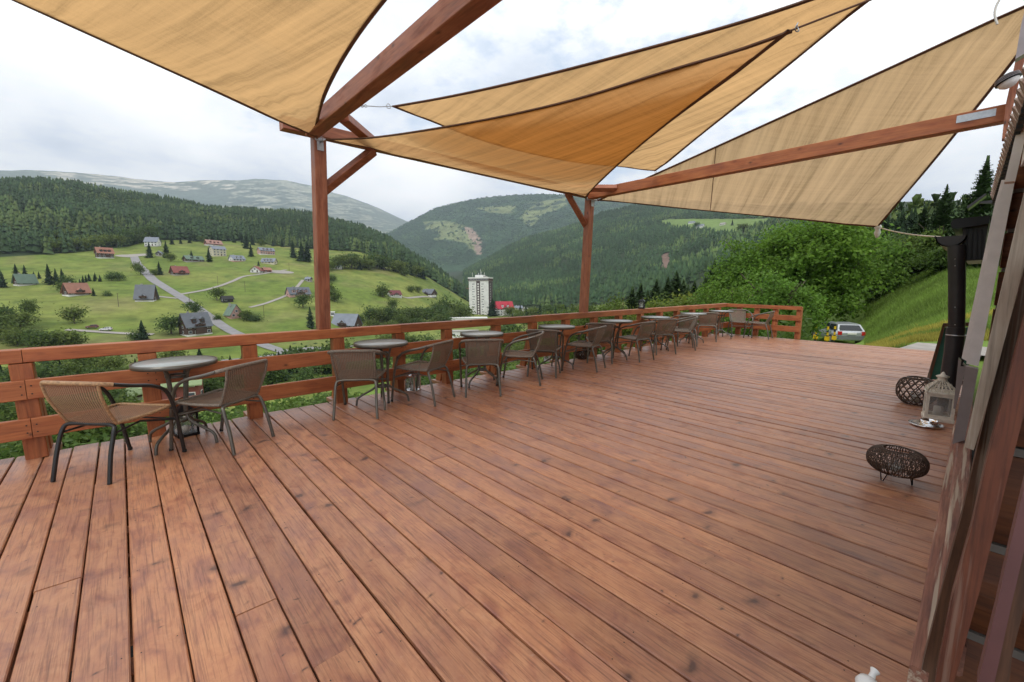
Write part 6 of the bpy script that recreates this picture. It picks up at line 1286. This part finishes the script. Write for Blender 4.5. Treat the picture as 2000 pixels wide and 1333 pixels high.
    m = MB(); m.box((-2.10, 0, 0.50), (0.16, 1.58, 0.26)); m.build('bumper', M['greyplastic'], t); m = MB(); m.box((-2.125, 0, 0.79), (0.02, 0.52, 0.12)); m.build('number_plate', M['whitepaint'], t); m = MB(); m.box((2.08, 0, 0.46), (0.14, 1.5, 0.24)); m.build('bumper', M['greyplastic'], t)
    t.scale = (sc_,) * 3; return t
cp = at(1645, 668, 37); make_car('silver hatchback parked below the deck end with its rear to the camera', M['silverpaint'], (cp[0] + 1.2, cp[1] + 0.6, float(hgt(cp[0], cp[1])[0]) + 0.02), math.atan2(cp[1], cp[0]) + 0.42)
for px_, lb, pt, yw in ((207, 'small white car on the lane in the lower left meadow', M['whitecar'], 1.2), (180, 'dull red vehicle left of the white car on the lane', M['redcar'], 1.5)):
    p = hit(px_, 647 if px_ > 190 else 642); make_car(lb, pt, (p[0], p[1], p[2] + 0.25), math.atan2(p[1], p[0]) + yw, 1.15)
M['orangeblk'] = M['yellow']
for i, (x, yb, hh, r) in enumerate([(1577, 669, 0.85, 30), (1592, 669, 1.15, 30), (1614, 673, 1.15, 29.5), (1628, 671, 1.15, 31)]):
    p = at(x, yb, r); z = at(x, yb, r)[2] - 0.15; t = thing('striped_post', ('leftmost, shortest yellow and black striped post', 'yellow and black striped post second from the left', 'yellow and black striped post left of the car rear', 'rightmost yellow and black striped post in front of the car')[i], 'post', (p[0], p[1], z)); n = 7
    for k_ in range(n):
        m = MB(); m.tube([(0, 0, hh * k_ / n), (0, 0, hh * (k_ + 1) / n)], 0.055, 8); m.build('yellow_band' if k_ % 2 == 0 else 'black_band', M['yellow' if k_ % 2 == 0 else 'rubber'], t)
    m = MB(); m.lathe([(0.11, 0), (0.11, 0.04), (0.05, 0.05), (0.0, 0.05)], 10); m.build('base_plate', M['yellow'], t)
    m = MB(); m.box((0.0, 0.0, hh * 0.42), (0.20, 0.20, 0.22)); m.build('reflector_block', M['yellow'], t)

# ---------------------------------------------------------------- air
mh = bpy.data.materials.new('haze_air'); mh.use_nodes = True; nn = mh.node_tree.nodes; nn.remove(nn['Principled BSDF']); pvn = nn.new('ShaderNodeVolumePrincipled')
pvn.inputs['Color'].default_value = (0.74, 0.86, 1.0, 1); pvn.inputs['Density'].default_value = 1.05e-4; pvn.inputs['Anisotropy'].default_value = 0.2
mh.node_tree.links.new(pvn.outputs[0], nn['Material Output'].inputs['Volume'])
zt_ = float(curZ.max()) + 160; zb_ = float(curZ.min()) - 60
m = MB(); m.box((0, 0, (zt_ + zb_) / 2), (20400, 20400, zt_ - zb_)); m.build('haze', mh, kind='stuff')
for g_n, wh in (('trees in the row right of the post', 'tree of the mixed row ending the meadow right of the post'), ('small spruces in a row', 'young spruce in the small row above the orange-roofed timber chalet'), ('trees along the top of the meadow', 'small tree along the top edge of the village meadow'),
                ('broadleaf trees at the forest foot', 'bright broadleaf tree at the foot of the left spruce forest'), ('light trees among the spruces', 'light green tree among the spruces above the left meadow'), ('thicket trees left of the tower block', 'leafy tree in the thicket left of the tower block'),
                ('low thicket trees above the railing', 'lower thicket tree directly above the railing'), ('grove trees at the left', 'leafy tree of the grove above the left end of the railing'), ('dark grove trees at the left', 'darker tall grove tree at the left photo edge'),
                ('valley trees right of the tower', 'tree on the valley floor right of the tower block'), ('trees at the foot of the slope', 'tree at the slope foot right of the tower block'), ('spruces behind the railing', 'dark spruce behind the railing, left of the big broadleaf trees'),
                ('shrubs above the grassy slope', 'light green hazel shrub along the top of the grassy slope'), ('broadleaf trees among the spruces behind the railing', 'yellow-green tree among the spruces behind the railing'), ('trees right of the hotel', 'tree at the foot of the forest slope, right of the hotel'),
                ('low trees behind the left railing', 'full leafy tree low behind the left railing'), ('utility poles on the meadow', 'thin wooden utility pole on the village meadow')): relabel(g_n, wh)
print('windows', NW[0], 'objects', len(bpy.data.objects), 'tris', sum(sum(len(p.vertices) - 2 for p in me.polygons) if len(me.polygons) < 20000 else len(me.polygons) * (len(me.polygons[0].vertices) - 2) for me in bpy.data.meshes))
